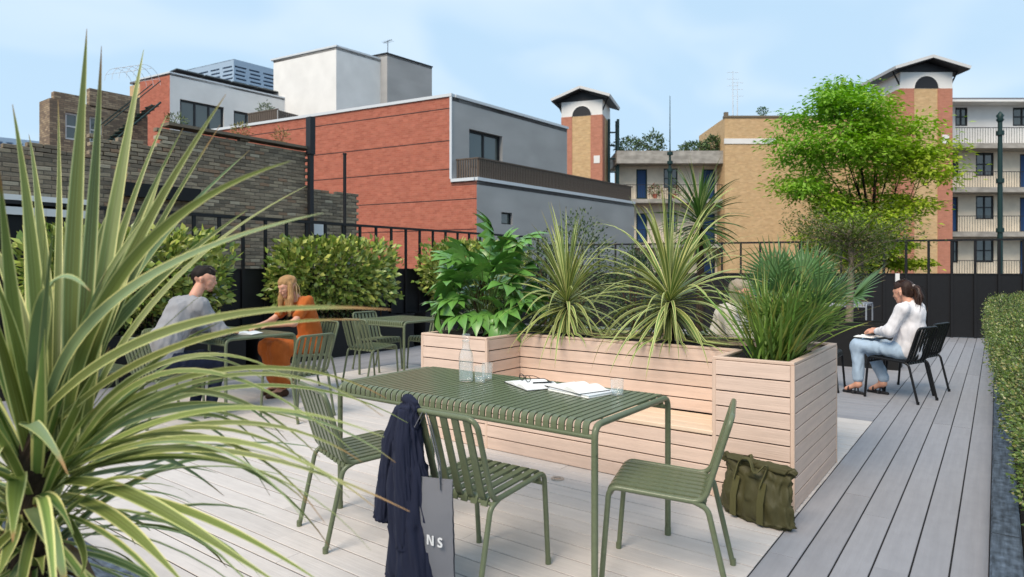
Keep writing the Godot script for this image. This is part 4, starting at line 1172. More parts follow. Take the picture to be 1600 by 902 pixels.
func fatsia() -> void:
	var t := thing("fatsia", "broad glossy green plant with lobed leaves at the planter's left end", "plant", Vector3(-3.72, 0.80, -4.60))
	var ms := []
	for k in 5: ms.append(palm_leaf_mesh(9 if k % 2 else 7, 0.185 + 0.016 * k, 0.14 + 0.08 * k))
	var hand := [
		[Vector3(0.10, 0.92, 0.02), Vector3(-0.15, 1.0, 0.2), 1.2, 3], [Vector3(0.34, 0.88, -0.1), Vector3(0.85, 0.35, -0.25), 1.25, 1], [Vector3(0.24, 0.80, -0.05), Vector3(0.5, 0.5, 0.4), 1.1, 2], [Vector3(-0.32, 0.72, 0.1), Vector3(-0.8, 0.4, 0.3), 1.15, 1],
		[Vector3(-0.26, 0.52, 0.12), Vector3(-0.9, -0.15, 0.35), 1.2, 0], [Vector3(-0.25, 0.30, 0.28), Vector3(-0.25, -0.85, 0.45), 1.5, 4], [Vector3(0.0, 0.62, 0.2), Vector3(0.0, 0.3, 0.9), 1.0, 1],
		[Vector3(0.36, 0.18, 0.22), Vector3(0.5, -0.7, 0.4), 1.0, 4], [Vector3(-0.08, 0.35, 0.32), Vector3(-0.1, -0.1, 1.0), 1.05, 2]]
	for k in 56:
		var az := k * 2.39996
		var u := (k + 0.5) / 56.0
		var el := lerpf(1.2, -0.25, u)
		var d := Vector3(cos(az) * cos(el), sin(el), sin(az) * cos(el))
		var p := Vector3(d.x * 0.52, 0.34 + d.y * 0.46, d.z * 0.42) * rb(0.6, 1.08)
		p.y = maxf(p.y, 0.08)
		hand.append([p, (d + Vector3(rb(-0.3, 0.3), rb(-0.35, 0.35), rb(-0.3, 0.3))), rb(0.8, 1.2), rng.randi() % 5])
	for h in hand:
		var f: Vector3 = h[1].normalized()
		var up := Vector3.UP - f * f.y
		if up.length() < 0.2: up = Vector3(0.3, 0, 1) - f * f.z
		up = up.normalized().rotated(f, rb(-0.5, 0.5))
		var s: float = h[2]
		put(t, "leaf", ms[h[3]], M.leaf_gloss, h[0], Basis(up.cross(f), up, f) * Basis.from_scale(Vector3(s, s, s)))
		var q: Vector3 = h[0]
		part_tube(t, "stalk", [Vector3(q.x * 0.15, q.y * 0.25, q.z * 0.15), Vector3(q.x * 0.55, q.y * 0.75, q.z * 0.55), q + f * 0.01], [0.005, 0.004, 0.003], M.stalk, 5)
	for k in 5:
		part_tube(t, "stem", [Vector3(rb(-0.1, 0.1), 0, rb(-0.1, 0.1)), Vector3(rb(-0.12, 0.12), 0.3, rb(-0.1, 0.1)), Vector3(rb(-0.1, 0.12), 0.6, rb(-0.08, 0.08))], [0.012, 0.009, 0.006], M.twig, 7)
func grasses() -> void:
	var t := thing("grass_clump", "arching green grass clump spilling over the planter's near corner", "plant", Vector3(-1.16, 0.80, -4.42))
	for pass_ in 2:
		var b := MB.new()
		for k in (150 if pass_ == 0 else 170):
			var az := rng.randf() * TAU
			var el := rb(0.62, 1.5)
			var d := Vector3(cos(az) * cos(el) * 0.82 + 0.20, sin(el), sin(az) * cos(el))
			var base := Vector3(rb(-0.12, 0.12), 0.02, rb(-0.22, 0.16))
			var cc := lin(0.15, 0.25, 0.05, 0.3) if rng.randf() < 0.84 else lin(0.30, 0.33, 0.07, 0.2)
			var g := b if pass_ == 1 else MB.new()
			blade_into(g, arc_leaf(base, d, rb(0.36, 0.70), rb(0.1, 1.0), 9, [0.27, 0.42, -0.9, 0.085]), rb(0.006, 0.0115), [[-1.0, 0.0, cc], [0.0, 1.0, cc * 1.1]], Vector3(-d.x * 0.6, 1, -d.z * 0.6), rb(-0.8, 0.8))
			if pass_ == 0: put(t, "blade", g.mesh(), M.leaf)
		if pass_ == 1: stuff(put(t, "fine_blades", b.mesh(), M.leaf))
	var f := thing("fan_palm", "dark green fan palm behind the grass clump in the planter", "plant", Vector3(-1.12, 0.80, -4.93))
	for k in 18:
		var az := k * 2.39996 + 0.4
		var el := lerpf(1.40, 0.50, pow((k + 0.5) / 18.0, 1.1))
		var d := Vector3(cos(az) * cos(el), sin(el), sin(az) * cos(el))
		var reach := rb(0.36, 0.52)
		var tip := Vector3(0, 0.10, 0) + d * reach
		part_tube(f, "stalk", [Vector3(0, 0.0, 0), Vector3(d.x * 0.1, 0.1 + d.y * 0.1, d.z * 0.1), tip], [0.008, 0.006, 0.004], M.stalk, 6)
		var b := MB.new()
		var fw := (d + Vector3(0, -0.15, 0)).normalized()
		var up := (Vector3.UP - fw * fw.y).normalized().rotated(fw, rb(-0.5, 0.5))
		var rt := up.cross(fw)
		for s in 19:
			var a := lerpf(-1.35, 1.35, s / 18.0)
			var dd := (fw * cos(a) + rt * sin(a) + up * 0.25 * (1.0 - absf(a) / 1.5)).normalized()
			var cc := lin(0.085, 0.17, 0.06, 0.2)
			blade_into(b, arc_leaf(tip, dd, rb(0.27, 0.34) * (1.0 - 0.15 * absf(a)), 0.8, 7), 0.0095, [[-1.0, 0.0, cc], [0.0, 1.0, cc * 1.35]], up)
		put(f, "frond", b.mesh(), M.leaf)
	for k in 9:
		var az := k * 2.39996 + 1.1
		var d := Vector3(cos(az) * 0.8, rb(0.5, 1.1), sin(az) * 0.8 + 0.25).normalized()
		var tip := Vector3(0, 0.08, 0.28) + d * rb(0.2, 0.34)
		part_tube(f, "stalk", [Vector3(0, 0.0, 0.2), Vector3(d.x * 0.08, 0.1, 0.26 + d.z * 0.08), tip], [0.007, 0.005, 0.004], M.stalk, 6)
		var b := MB.new()
		var up := (Vector3.UP - d * d.y).normalized().rotated(d, rb(-0.4, 0.4))
		var rt := up.cross(d)
		for s in 17:
			var a := lerpf(-1.25, 1.25, s / 16.0)
			var dd := (d * cos(a) + rt * sin(a) + up * 0.3 * (1.0 - absf(a) / 1.5)).normalized()
			var cc := lin(0.16, 0.26, 0.06, 0.2)
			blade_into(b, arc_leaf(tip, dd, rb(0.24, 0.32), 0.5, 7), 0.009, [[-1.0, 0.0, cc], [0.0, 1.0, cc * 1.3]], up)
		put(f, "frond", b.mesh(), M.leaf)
	part_tube(f, "stem", [Vector3(0, -0.01, 0), Vector3(0, 0.14, 0)], [0.05, 0.04], M.bark, 10)

# ---------------------------------------------------------------- hedges and trees
func build_hedges() -> void:
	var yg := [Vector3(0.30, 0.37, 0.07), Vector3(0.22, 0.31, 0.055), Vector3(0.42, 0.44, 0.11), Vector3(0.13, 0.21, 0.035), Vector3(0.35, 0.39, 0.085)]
	for e in [[-3.75, 1.2, 1.88, "yellow-green leafy hedge behind the man in grey"], [-6.9, 1.16, 1.88, "yellow-green leafy hedge between the woman in orange and red brick"], [-10.5, 1.5, 1.95, "yellow-green leafy hedge seen behind the broad-leaved plant"]]:
		var t := thing("hedge", e[3], "hedge", Vector3(-8.70, 0.55, e[0]), 0, "hedges along the side fence")
		var h: float = e[2] - 0.55
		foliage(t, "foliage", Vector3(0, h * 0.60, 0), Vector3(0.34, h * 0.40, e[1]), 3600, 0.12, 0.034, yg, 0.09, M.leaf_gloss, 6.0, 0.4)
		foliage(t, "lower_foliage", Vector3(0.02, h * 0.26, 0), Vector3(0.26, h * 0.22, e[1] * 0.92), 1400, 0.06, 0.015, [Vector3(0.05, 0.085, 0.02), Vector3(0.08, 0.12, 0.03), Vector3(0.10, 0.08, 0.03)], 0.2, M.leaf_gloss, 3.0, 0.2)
		for k in 9:
			var z := lerpf(-e[1], e[1], (k + 0.5) / 9.0) * 0.9
			part_tube(t, "stem", [Vector3(rb(-0.05, 0.05), 0, z), Vector3(rb(-0.08, 0.08), h * 0.4, z + rb(-0.08, 0.08)), Vector3(rb(-0.1, 0.1), h * 0.8, z + rb(-0.15, 0.15))], [0.014, 0.010, 0.004], M.twig, 6)
	# clipped hedge along the right edge of the walkway, three plants long
	var t2 := thing("clipped_hedge", "low clipped small-leaved hedge along the right side of the walkway", "hedge", Vector3(0.4, 0.1, -8.5))
	var bx := [Vector3(0.13, 0.19, 0.035), Vector3(0.09, 0.145, 0.025), Vector3(0.19, 0.24, 0.05), Vector3(0.06, 0.10, 0.02), Vector3(0.11, 0.175, 0.03), Vector3(0.08, 0.13, 0.025), Vector3(0.28, 0.26, 0.10)]
	for k in range(-1, 6):
		var z := 2.55 - k * 1.5
		var hh: float = [0.36, 0.40, 0.415, 0.43, 0.44, 0.46, 0.33][k]
		foliage(t2, "foliage", Vector3(0.06 - 0.03 * k, hh * 0.98, z), Vector3(0.42 + 0.014 * k, hh, 0.90), 7200, 0.026, 0.0075, bx, 0.09, M.leaf_gloss, 4.0, 0.72)
		for s in 6:
			var zz := z + rb(-0.7, 0.7)
			part_tube(t2, "stem", [Vector3(rb(-0.15, 0.2), 0, zz), Vector3(rb(-0.2, 0.2), 0.3, zz + rb(-0.1, 0.1)), Vector3(rb(-0.25, 0.25), hh * 1.5, zz + rb(-0.2, 0.2))], [0.012, 0.009, 0.004], M.twig, 6)
	var s2 := thing("seedling", "small green sprig growing over the timber kerb at lower right", "plant", Vector3(0.115, 0.10, -3.02))
	for k in 5:
		var a := k * 1.3 + 2.0
		var tip := Vector3(cos(a) * 0.09 - 0.05, 0.07 + rb(0, 0.05), sin(a) * 0.10)
		part_tube(s2, "stem", [Vector3.ZERO, tip * 0.5 + Vector3(0, 0.02, 0), tip], [0.003, 0.002, 0.001], M.stalk, 5)
		var b := MB.new()
		for j in 12:
			var u := (j + 1) / 12.0
			b.col = lin(0.13, 0.22, 0.04, 0.2)
			b.leaflet(tip * u + Vector3(0, 0.02 * sin(PI * u), 0), (tip + Vector3(rb(-0.1, 0.1), 0.03, rb(-0.1, 0.1))).normalized(), Vector3(rb(-1, 1), rb(-0.3, 0.3), rb(-1, 1)).normalized(), 0.026, 0.007)
		put(s2, "leaves", b.mesh(), M.leaf)
func limb(t: Node3D, a: Vector3, d: Vector3, L: float, r: float, m: Material, up_: float) -> Vector3:
	var pts := [a]
	var rs := [r]
	var p := a
	var dd := d.normalized()
	for i in 5:
		dd = (dd + Vector3(rb(-0.25, 0.25), up_ + rb(-0.15, 0.15), rb(-0.25, 0.25))).normalized()
		p += dd * L / 5.0
		pts.append(p); rs.append(r * (1.0 - 0.15 * (i + 1)))
	part_tube(t, "limb", pts, rs, m, 7)
	return p
func build_trees() -> void:
	# leafy street tree beyond the rear fence
	var at := grid(13.1, 24.0, -9.0)
	var t := thing("street_tree", "bright green leafy tree beyond the rear fence before the brick tower", "tree", at, YAW)
	part_tube(t, "trunk", [Vector3(0, 0, 0), Vector3(0.1, 4, 0), Vector3(-0.05, 8.0, 0.1), Vector3(0.15, 10.2, 0), Vector3(0.25, 12.0, 0.0)], [0.32, 0.27, 0.22, 0.17, 0.12], M.bark, 12)
	var cl := []
	# limb ends, metres right of the trunk, above ground, towards us; then clump size
	var ends := [[-2.9, 15.0, 0.6, 0.75], [-2.3, 15.9, -0.4, 0.85], [-1.5, 16.7, 0.5, 0.8], [-0.6, 17.2, 0.0, 0.7], [0.3, 17.0, -0.8, 0.7], [-0.9, 16.0, 1.2, 0.9], [0.6, 16.1, 0.9, 0.8], [1.6, 15.8, 0.2, 0.85], [2.5, 15.2, -0.3, 0.75], [3.3, 14.7, 0.4, 0.7], [2.7, 14.2, 1.0, 0.8], [1.4, 14.7, 1.4, 0.85], [-1.6, 14.7, 1.4, 0.9], [-2.5, 13.8, 0.6, 0.7], [-0.1, 14.9, 1.6, 0.8], [-1.7, 12.9, 0.9, 0.75], [-0.8, 12.3, 1.2, 0.8], [0.5, 12.2, 1.3, 0.8], [1.7, 12.9, 0.9, 0.75], [2.4, 13.2, -0.2, 0.7], [-1.7, 11.6, 0.3, 0.65], [0.9, 11.3, 0.5, 0.7], [1.9, 11.5, 0.2, 0.5], [0.0, 13.4, -1.4, 0.9], [-1.8, 14.4, -1.3, 0.9], [1.8, 14.3, -1.4, 0.9], [0.2, 15.6, -1.2, 0.9], [2.3, 10.9, 0.4, 0.4], [-0.4, 11.2, 0.8, 0.7]]
	var b := MB.new()
	for e in ends:
		var tip := Vector3(e[0] * (0.68 if e[0] > 0 else 0.82) - 0.4, e[1] - 0.25, e[2])
		var from := Vector3(0.1, clampf(e[1] - 3.6 - abs(e[0]) * 0.3, 8.8, 11.8), 0)
		var mid := from.lerp(tip, 0.5) + Vector3(e[0] * 0.12, 0.35, rb(-0.3, 0.3))
		part_tube(t, "limb", [from, mid, tip], [0.04, 0.018, 0.006], M.dark_bark, 7)
		for j in 5:
			var c: Vector3 = tip + Vector3(rb(-0.75, 0.75), rb(-0.45, 0.35), rb(-0.7, 0.7)) * e[3] * 1.25
			if j > 1: part_tube(t, "branch", [mid.lerp(tip, 0.6), c], [0.012, 0.004], M.dark_bark, 5)
			var warm: float = clampf(0.48 + e[0] * 0.13 - (e[1] - 14.5) * 0.12 + rb(-0.15, 0.15), 0, 1)
			var sx: float = e[3] * rb(0.55, 0.8)
			for k in 215:
				var d := Vector3(rng.randfn(), rng.randfn(), rng.randfn()) * 0.62
				var p := c + Vector3(d.x * sx, d.y * sx * 0.55 - 0.12 * (d.x * d.x + d.z * d.z) * sx, d.z * sx)
				var dir := Vector3(d.x + rb(-0.7, 0.7), rb(-0.7, 0.25), d.z + rb(-0.7, 0.7)).normalized()
				var sd := dir.cross(Vector3(rb(-0.5, 0.5), 1, rb(-0.5, 0.5))).normalized()
				var g := rb(0.85, 1.15)
				b.col = Color(lerpf(0.24, 0.46, warm) * g, lerpf(0.46, 0.54, warm) * g, 0.05 * g)
				b.leaflet(p, dir, sd, rb(0.15, 0.25), rb(0.038, 0.06))
	put(t, "crown", b.mesh(), M.leaf_tree)
	# slender small-leaved tree in the rear trough
	var s := thing("slender_tree", "slender pale-barked tree with small leaves in the black rear trough", "tree", Vector3(-1.75, 0.6, -10.7))
	part_tube(s, "trunk", [Vector3(0, 0, 0), Vector3(0.02, 0.6, 0), Vector3(0.03, 0.95, 0.0), Vector3(0.0, 1.4, 0.02)], [0.055, 0.045, 0.036, 0.022], M.pale_bark, 10)
	var lb := MB.new()
	for k in 26:
		var az := k * 2.39996
		var h0 := rb(0.55, 1.3)
		var base := Vector3(0.02, h0, 0)
		var d := Vector3(cos(az), rb(0.25, 0.95), sin(az)).normalized()
		var L := rb(0.55, 1.05)
		var pts := [base]
		var p := base
		for i in 5:
			d = (d + Vector3(rb(-0.2, 0.2), -0.05, rb(-0.2, 0.2))).normalized()
			p += d * L / 5
			pts.append(p)
		part_tube(s, "limb", pts, [0.014, 0.011, 0.009, 0.006, 0.004, 0.002], M.pale_bark, 6)
		for j in 240:
			var q: Vector3 = pts[1 + rng.randi() % 5] + Vector3(rb(-0.17, 0.17), rb(-0.15, 0.15), rb(-0.17, 0.17))
			var w := rng.randf()
			lb.col = lin(0.10, 0.14, 0.03, 0.2) if w < 0.6 else (lin(0.17, 0.15, 0.07, 0.2) if w < 0.85 else lin(0.20, 0.23, 0.06))
			lb.leaflet(q, Vector3(rb(-1, 1), rb(-0.8, 0.5), rb(-1, 1)).normalized(), Vector3(rb(-1, 1), rb(-0.2, 0.2), rb(-1, 1)).normalized(), 0.055, 0.013)
	put(s, "crown", lb.mesh(), M.leaf_tree)

# ---------------------------------------------------------------- city
# upright wall with openings; x along the wall, +z out of it, holes [x0, x1, y0, y1]
func wall(t: Node3D, called: String, o: Vector3, turn: float, W: float, y0: float, y1: float, holes: Array, m: Material, dep := 0.18) -> MeshInstance3D:
	var xs := [0.0, W]
	var ys := [y0, y1]
	for h in holes:
		for k in 2:
			if not xs.has(h[k]): xs.append(h[k])
			if not ys.has(h[2 + k]): ys.append(h[2 + k])
	xs.sort(); ys.sort()
	var b := MB.new()
	for i in xs.size() - 1:
		for j in ys.size() - 1:
			var cx: float = (xs[i] + xs[i + 1]) / 2
			var cy: float = (ys[j] + ys[j + 1]) / 2
			var open := false
			for h in holes:
				if cx > h[0] and cx < h[1] and cy > h[2] and cy < h[3]: open = true
			if open: continue
			var x0: float = xs[i]; var x1: float = xs[i + 1]; var ya: float = ys[j]; var yb: float = ys[j + 1]
			b.quad(Vector3(x0, ya, 0), Vector3(x1, ya, 0), Vector3(x1, yb, 0), Vector3(x0, yb, 0), Vector2(x0, -ya), Vector2(x1, -ya), Vector2(x1, -yb), Vector2(x0, -yb))
	for h in holes:
		var x0: float = h[0]; var x1: float = h[1]; var ya: float = h[2]; var yb: float = h[3]
		b.mq(Vector3(x0, ya, 0), Vector3(x0, ya, -dep), Vector3(x0, yb, -dep), Vector3(x0, yb, 0))
		b.mq(Vector3(x1, ya, -dep), Vector3(x1, ya, 0), Vector3(x1, yb, 0), Vector3(x1, yb, -dep))
		b.mq(Vector3(x0, ya, 0), Vector3(x1, ya, 0), Vector3(x1, ya, -dep), Vector3(x0, ya, -dep))
		b.mq(Vector3(x0, yb, -dep), Vector3(x1, yb, -dep), Vector3(x1, yb, 0), Vector3(x0, yb, 0))
	return put(t, called, b.mesh(), m, o, yaw(turn))
func window(t: Node3D, o: Vector3, turn: float, h: Array, nx: int, ny: int, fm: Material, pm: Material, dep := 0.16, fw := 0.07, called := "window") -> void:
	var b := MB.new()
	var x0: float = h[0]; var x1: float = h[1]; var ya: float = h[2]; var yb: float = h[3]
	var w := x1 - x0
	var hh := yb - ya
	b.box(Vector3(x0 + w / 2, ya + fw / 2, 0), Vector3(w, fw, 0.06)); b.box(Vector3(x0 + w / 2, yb - fw / 2, 0), Vector3(w, fw, 0.06))
	for k in nx + 1:
		var x := lerpf(x0 + fw / 2, x1 - fw / 2, float(k) / nx)
		b.box(Vector3(x, ya + hh / 2, 0.001), Vector3(fw, hh - 2 * fw, 0.058))
	for k in range(1, ny):
		b.box(Vector3(x0 + w / 2, lerpf(ya, yb, float(k) / ny), -0.002), Vector3(w - 2 * fw, fw * 0.8, 0.05))
	var bs := yaw(turn)
	var f := put(t, called, b.mesh(), fm, o + bs * Vector3(0, 0, -dep + 0.035), bs)
	var g := MB.new()
	g.box(Vector3(x0 + w / 2, ya + hh / 2, -0.015), Vector3(w - 0.01, hh - 0.01, 0.012))
	put(f, "pane", g.mesh(), pm)
func slab(t: Node3D, called: String, pts: Array, y0: float, y1: float, m: Material) -> void:
	# flat roof or floor over a quadrilateral footprint given clockwise from above
	var b := MB.new()
	var lo := []
	var hi := []
	for p in pts:
		lo.append(Vector3(p.x, y0, p.y)); hi.append(Vector3(p.x, y1, p.y))
	b.mq(hi[3], hi[2], hi[1], hi[0]); b.mq(lo[0], lo[1], lo[2], lo[3])
	for k in 4:
		b.mq(lo[(k + 1) % 4], lo[k], hi[k], hi[(k + 1) % 4])
	put(t, called, b.mesh(), m)
func strip(t: Node3D, called: String, o: Vector3, turn: float, x0: float, x1: float, y0: float, y1: float, z0: float, z1: float, m: Material) -> MeshInstance3D:
	var b := MB.new()
	b.box(Vector3((x0 + x1) / 2, (y0 + y1) / 2, (z0 + z1) / 2), Vector3(x1 - x0, y1 - y0, z1 - z0))
	return put(t, called, b.mesh(), m, o, yaw(turn))
func build_city() -> void:
	old_wall()
	red_house()
	white_house()
	left_backs()
	estate()
func old_wall() -> void:
	var t := thing("old_brick_wall", "weathered dark brick wall with ragged top behind the side fence", "wall", Vector3(-11.3, -9, -6))
	var o := -t.position
	part_box(t, "mortar_bed", o + Vector3(-11.34, -2.93, -5.1), Vector3(0.2, 12.1, 6.0), M.old_mortar)
	part_box(t, "mortar_bed", o + Vector3(-11.345, -2.6, -6.79), Vector3(0.2, 12.76, 2.66), M.old_mortar)
	part_box(t, "mortar_bed", o + Vector3(-11.345, -3.0, -8.79), Vector3(0.2, 12.0, 1.3), M.old_mortar)
	var bm := []
	for k in 4:
		var g := MB.new()
		g.plank(0.184 + 0.004 * k, 0.055 + 0.002 * (k % 2), 0.11, 0.005)
		bm.append(g.mesh())
	var rest := []
	for k in 6: rest.append(MB.new())
	var single := 0
	for r in 52:
		var y := 0.45 + r * 0.066
		for c in 37:
			var z := -2.3 - c * 0.2 - (0.1 if r % 2 else 0.0)
			var top := 3.22 + 0.04 * sin(z * 5.0)
			if z < -4.2: top = 3.5
			if z < -5.2: top = 3.80
			if z < -8.2: top = 3.04
			if z < -9.42 or y > top + rb(-0.06, 0.03): continue
			var hole := z < -8.22 and z > -8.62 and y > 1.98 and y < 2.42
			if hole: continue
			var p := o + Vector3(-11.289 + rb(-0.004, 0.006), y + rb(-0.004, 0.004), z + rb(-0.006, 0.006))
			var bs := yaw(PI / 2 + rb(-0.02, 0.02))
			var w := rng.randf()
			var mi := 0 if w < 0.32 else (1 if w < 0.6 else (2 if w < 0.72 else (3 if w < 0.88 else (4 if w < 0.96 else 5))))
			if z < -5.1 and z > -8.2 and y > 2.62 and y < 3.9 and single < 300:
				single += 1
				put(t, "brick", bm[rng.randi() % 4], M["old%d" % mi], p, bs)
			else:
				rest[mi].plank(0.188, 0.056, 0.11, 0.005, p, bs)
	for k in 6:
		stuff(put(t, "brickwork", rest[k].mesh(), M["old%d" % k]))
	part_box(t, "coping", o + Vector3(-11.30, 3.86, -6.8), Vector3(0.30, 0.05, 2.86), M.old3)
	part_box(t, "dark_beam", o + Vector3(-11.1, 2.68, -5.2), Vector3(0.16, 0.22, 1.3), M.trough)
	var wn := part_box(t, "window", o + Vector3(-11.22, 2.2, -8.42), Vector3(0.05, 0.40, 0.36), M.dark_metal)
	part_box(wn, "blind", Vector3(0.03, 0.04, 0), Vector3(0.02, 0.26, 0.26), M.white)
	var pl := thing("drain_pipe", "black square pipe at the end of the old brick wall", "pipe", Vector3(-11.12, -9, -8.16))
	part_box(pl, "shaft", Vector3(0, 6.7, 0), Vector3(0.09, 13.4, 0.09), M.dark_metal)
	part_box(pl, "hopper", Vector3(0, 13.1, 0), Vector3(0.15, 0.75, 0.12), M.dark_metal)
	# weeds on top of the wall
	for e in [[-6.75, 0.22, Vector3(0.28, 0.24, 0.07), "yellowish weed sprouting on top of the old wall, left one"], [-7.6, 0.26, Vector3(0.34, 0.22, 0.07), "ochre weed sprouting on top of the old wall beside the pipe"], [-5.55, 0.16, Vector3(0.14, 0.18, 0.05), "short green weed on the highest part of the old wall"]]:
		var q := thing("wall_weed", e[3], "plant", Vector3(-11.3, 3.87, e[0]), 0, "weeds on the old wall")
		foliage(q, "leaves", Vector3(0, e[1] * 0.6, 0), Vector3(0.10, e[1] * 0.6, 0.17), 190, 0.07, 0.008, [e[2], e[2] * 0.7], 0.3, M.leaf)
		for k in 5: part_tube(q, "stem", [Vector3(0, 0, rb(-0.05, 0.05)), Vector3(rb(-0.04, 0.04), e[1], rb(-0.12, 0.12))], [0.004, 0.002], M.twig, 5)
func red_house() -> void:
	var C := Vector3(-16.1, -9, -17.94)
	var t := thing("red_brick_house", "red brick and grey rendered house with roof terrace behind the old wall", "building", C)
	var a := 0.152
	var g := 1.5095
	var dx := Vector3(cos(a), 0, -sin(a))
	var dg := Vector3(cos(g), 0, -sin(g))
	var C2 := dx * 1.09
	wall(t, "brick_wall", -dx * 14.0, a, 14.0, 0, 16.75, [], M.red_brick)
	wall(t, "brick_wall", Vector3.ZERO, a, 1.09, 0, 13.6, [], M.red_brick)
	var w1 := [0.95, 2.87, 14.25, 15.72]
	wall(t, "rendered_wall", Vector3.ZERO, g, 7.34, 13.6, 16.75, [w1], M.render_grey, 0.25)
	window(t, Vector3.ZERO, g, w1, 2, 1, M.dark_metal, M.pane, 0.22, 0.09)
	var w2 := [1.35, 2.0, 12.1, 12.55]
	wall(t, "rendered_wall", C2, g, 11.3, 0, 13.6, [w2], M.render_grey, 0.2)
	window(t, C2, g, w2, 1, 1, M.dark_metal, M.pane, 0.16, 0.05)
	var R := func(p: Vector3): return Vector2(p.x, p.z)
	slab(t, "roof", [R.call(-dx * 14.0), R.call(Vector3.ZERO), R.call(dg * 7.34), R.call(dg * 7.34 - dx * 14.0)], 16.6, 16.76, M.roof_grey)
	slab(t, "terrace_floor", [R.call(-dx * 0.0), R.call(C2), R.call(C2 + dg * 11.3), R.call(dg * 11.3)], 13.45, 13.61, M.roof_grey)
	wall(t, "side_wall", dg * 7.34, a + PI, 14.0, 13.6, 16.75, [], M.render_grey)
	wall(t, "side_wall", C2 + dg * 11.3, a + PI, 1.09, 0, 13.6, [], M.render_grey)
	# copings and the pale edges of the render
	strip(t, "coping", -dx * 14.0, a, 0, 14.04, 16.75, 16.86, -0.2, 0.05, M.coping)
	strip(t, "coping", Vector3.ZERO, g, 0.2, 7.4, 16.75, 16.855, -0.2, 0.05, M.coping)
	strip(t, "coping", C2, g, 0, 11.35, 13.6, 13.72, -0.25, 0.05, M.coping)
	strip(t, "coping", Vector3.ZERO, a, 0.0, 1.0, 13.6, 13.715, -0.2, 0.05, M.coping)
	strip(t, "edge_trim", Vector3.ZERO, a, -0.05, 0.04, 13.72, 16.74, 0.0, 0.04, M.coping)
	for y in [16.33, 15.14, 14.09]:
		strip(t, "movement_joint", -dx * 14.0, a, 0, 13.94, y - 0.012, y + 0.012, -0.01, 0.010, M.dark_metal)
	for y in [12.95, 11.85]:
		strip(t, "movement_joint", -dx * 14.0, a, 0, 15.08, y - 0.012, y + 0.012, -0.01, 0.010, M.dark_metal)
	# balustrade of bronze slats
	var bo := C2 - dx * 0.12
	for k in 11:
		for j in 10:
			strip(t, "baluster", bo, g, 0.25 + k + j * 0.1, 0.325 + k + j * 0.1, 13.72, 14.42, -0.02, 0.02, M.bronze)
	strip(t, "handrail", bo, g, 0.2, 11.3, 14.42, 14.47, -0.04, 0.04, M.bronze)
	var so := C2 - dx * 0.12 + dg * 0.25
	for j in 9:
		strip(t, "baluster", so, a, -0.92 + j * 0.105, -0.86 + j * 0.105, 13.72, 14.42, -0.02, 0.02, M.bronze)
	strip(t, "handrail", so, a, -0.95, -0.04, 14.422, 14.472, -0.035, 0.035, M.bronze)
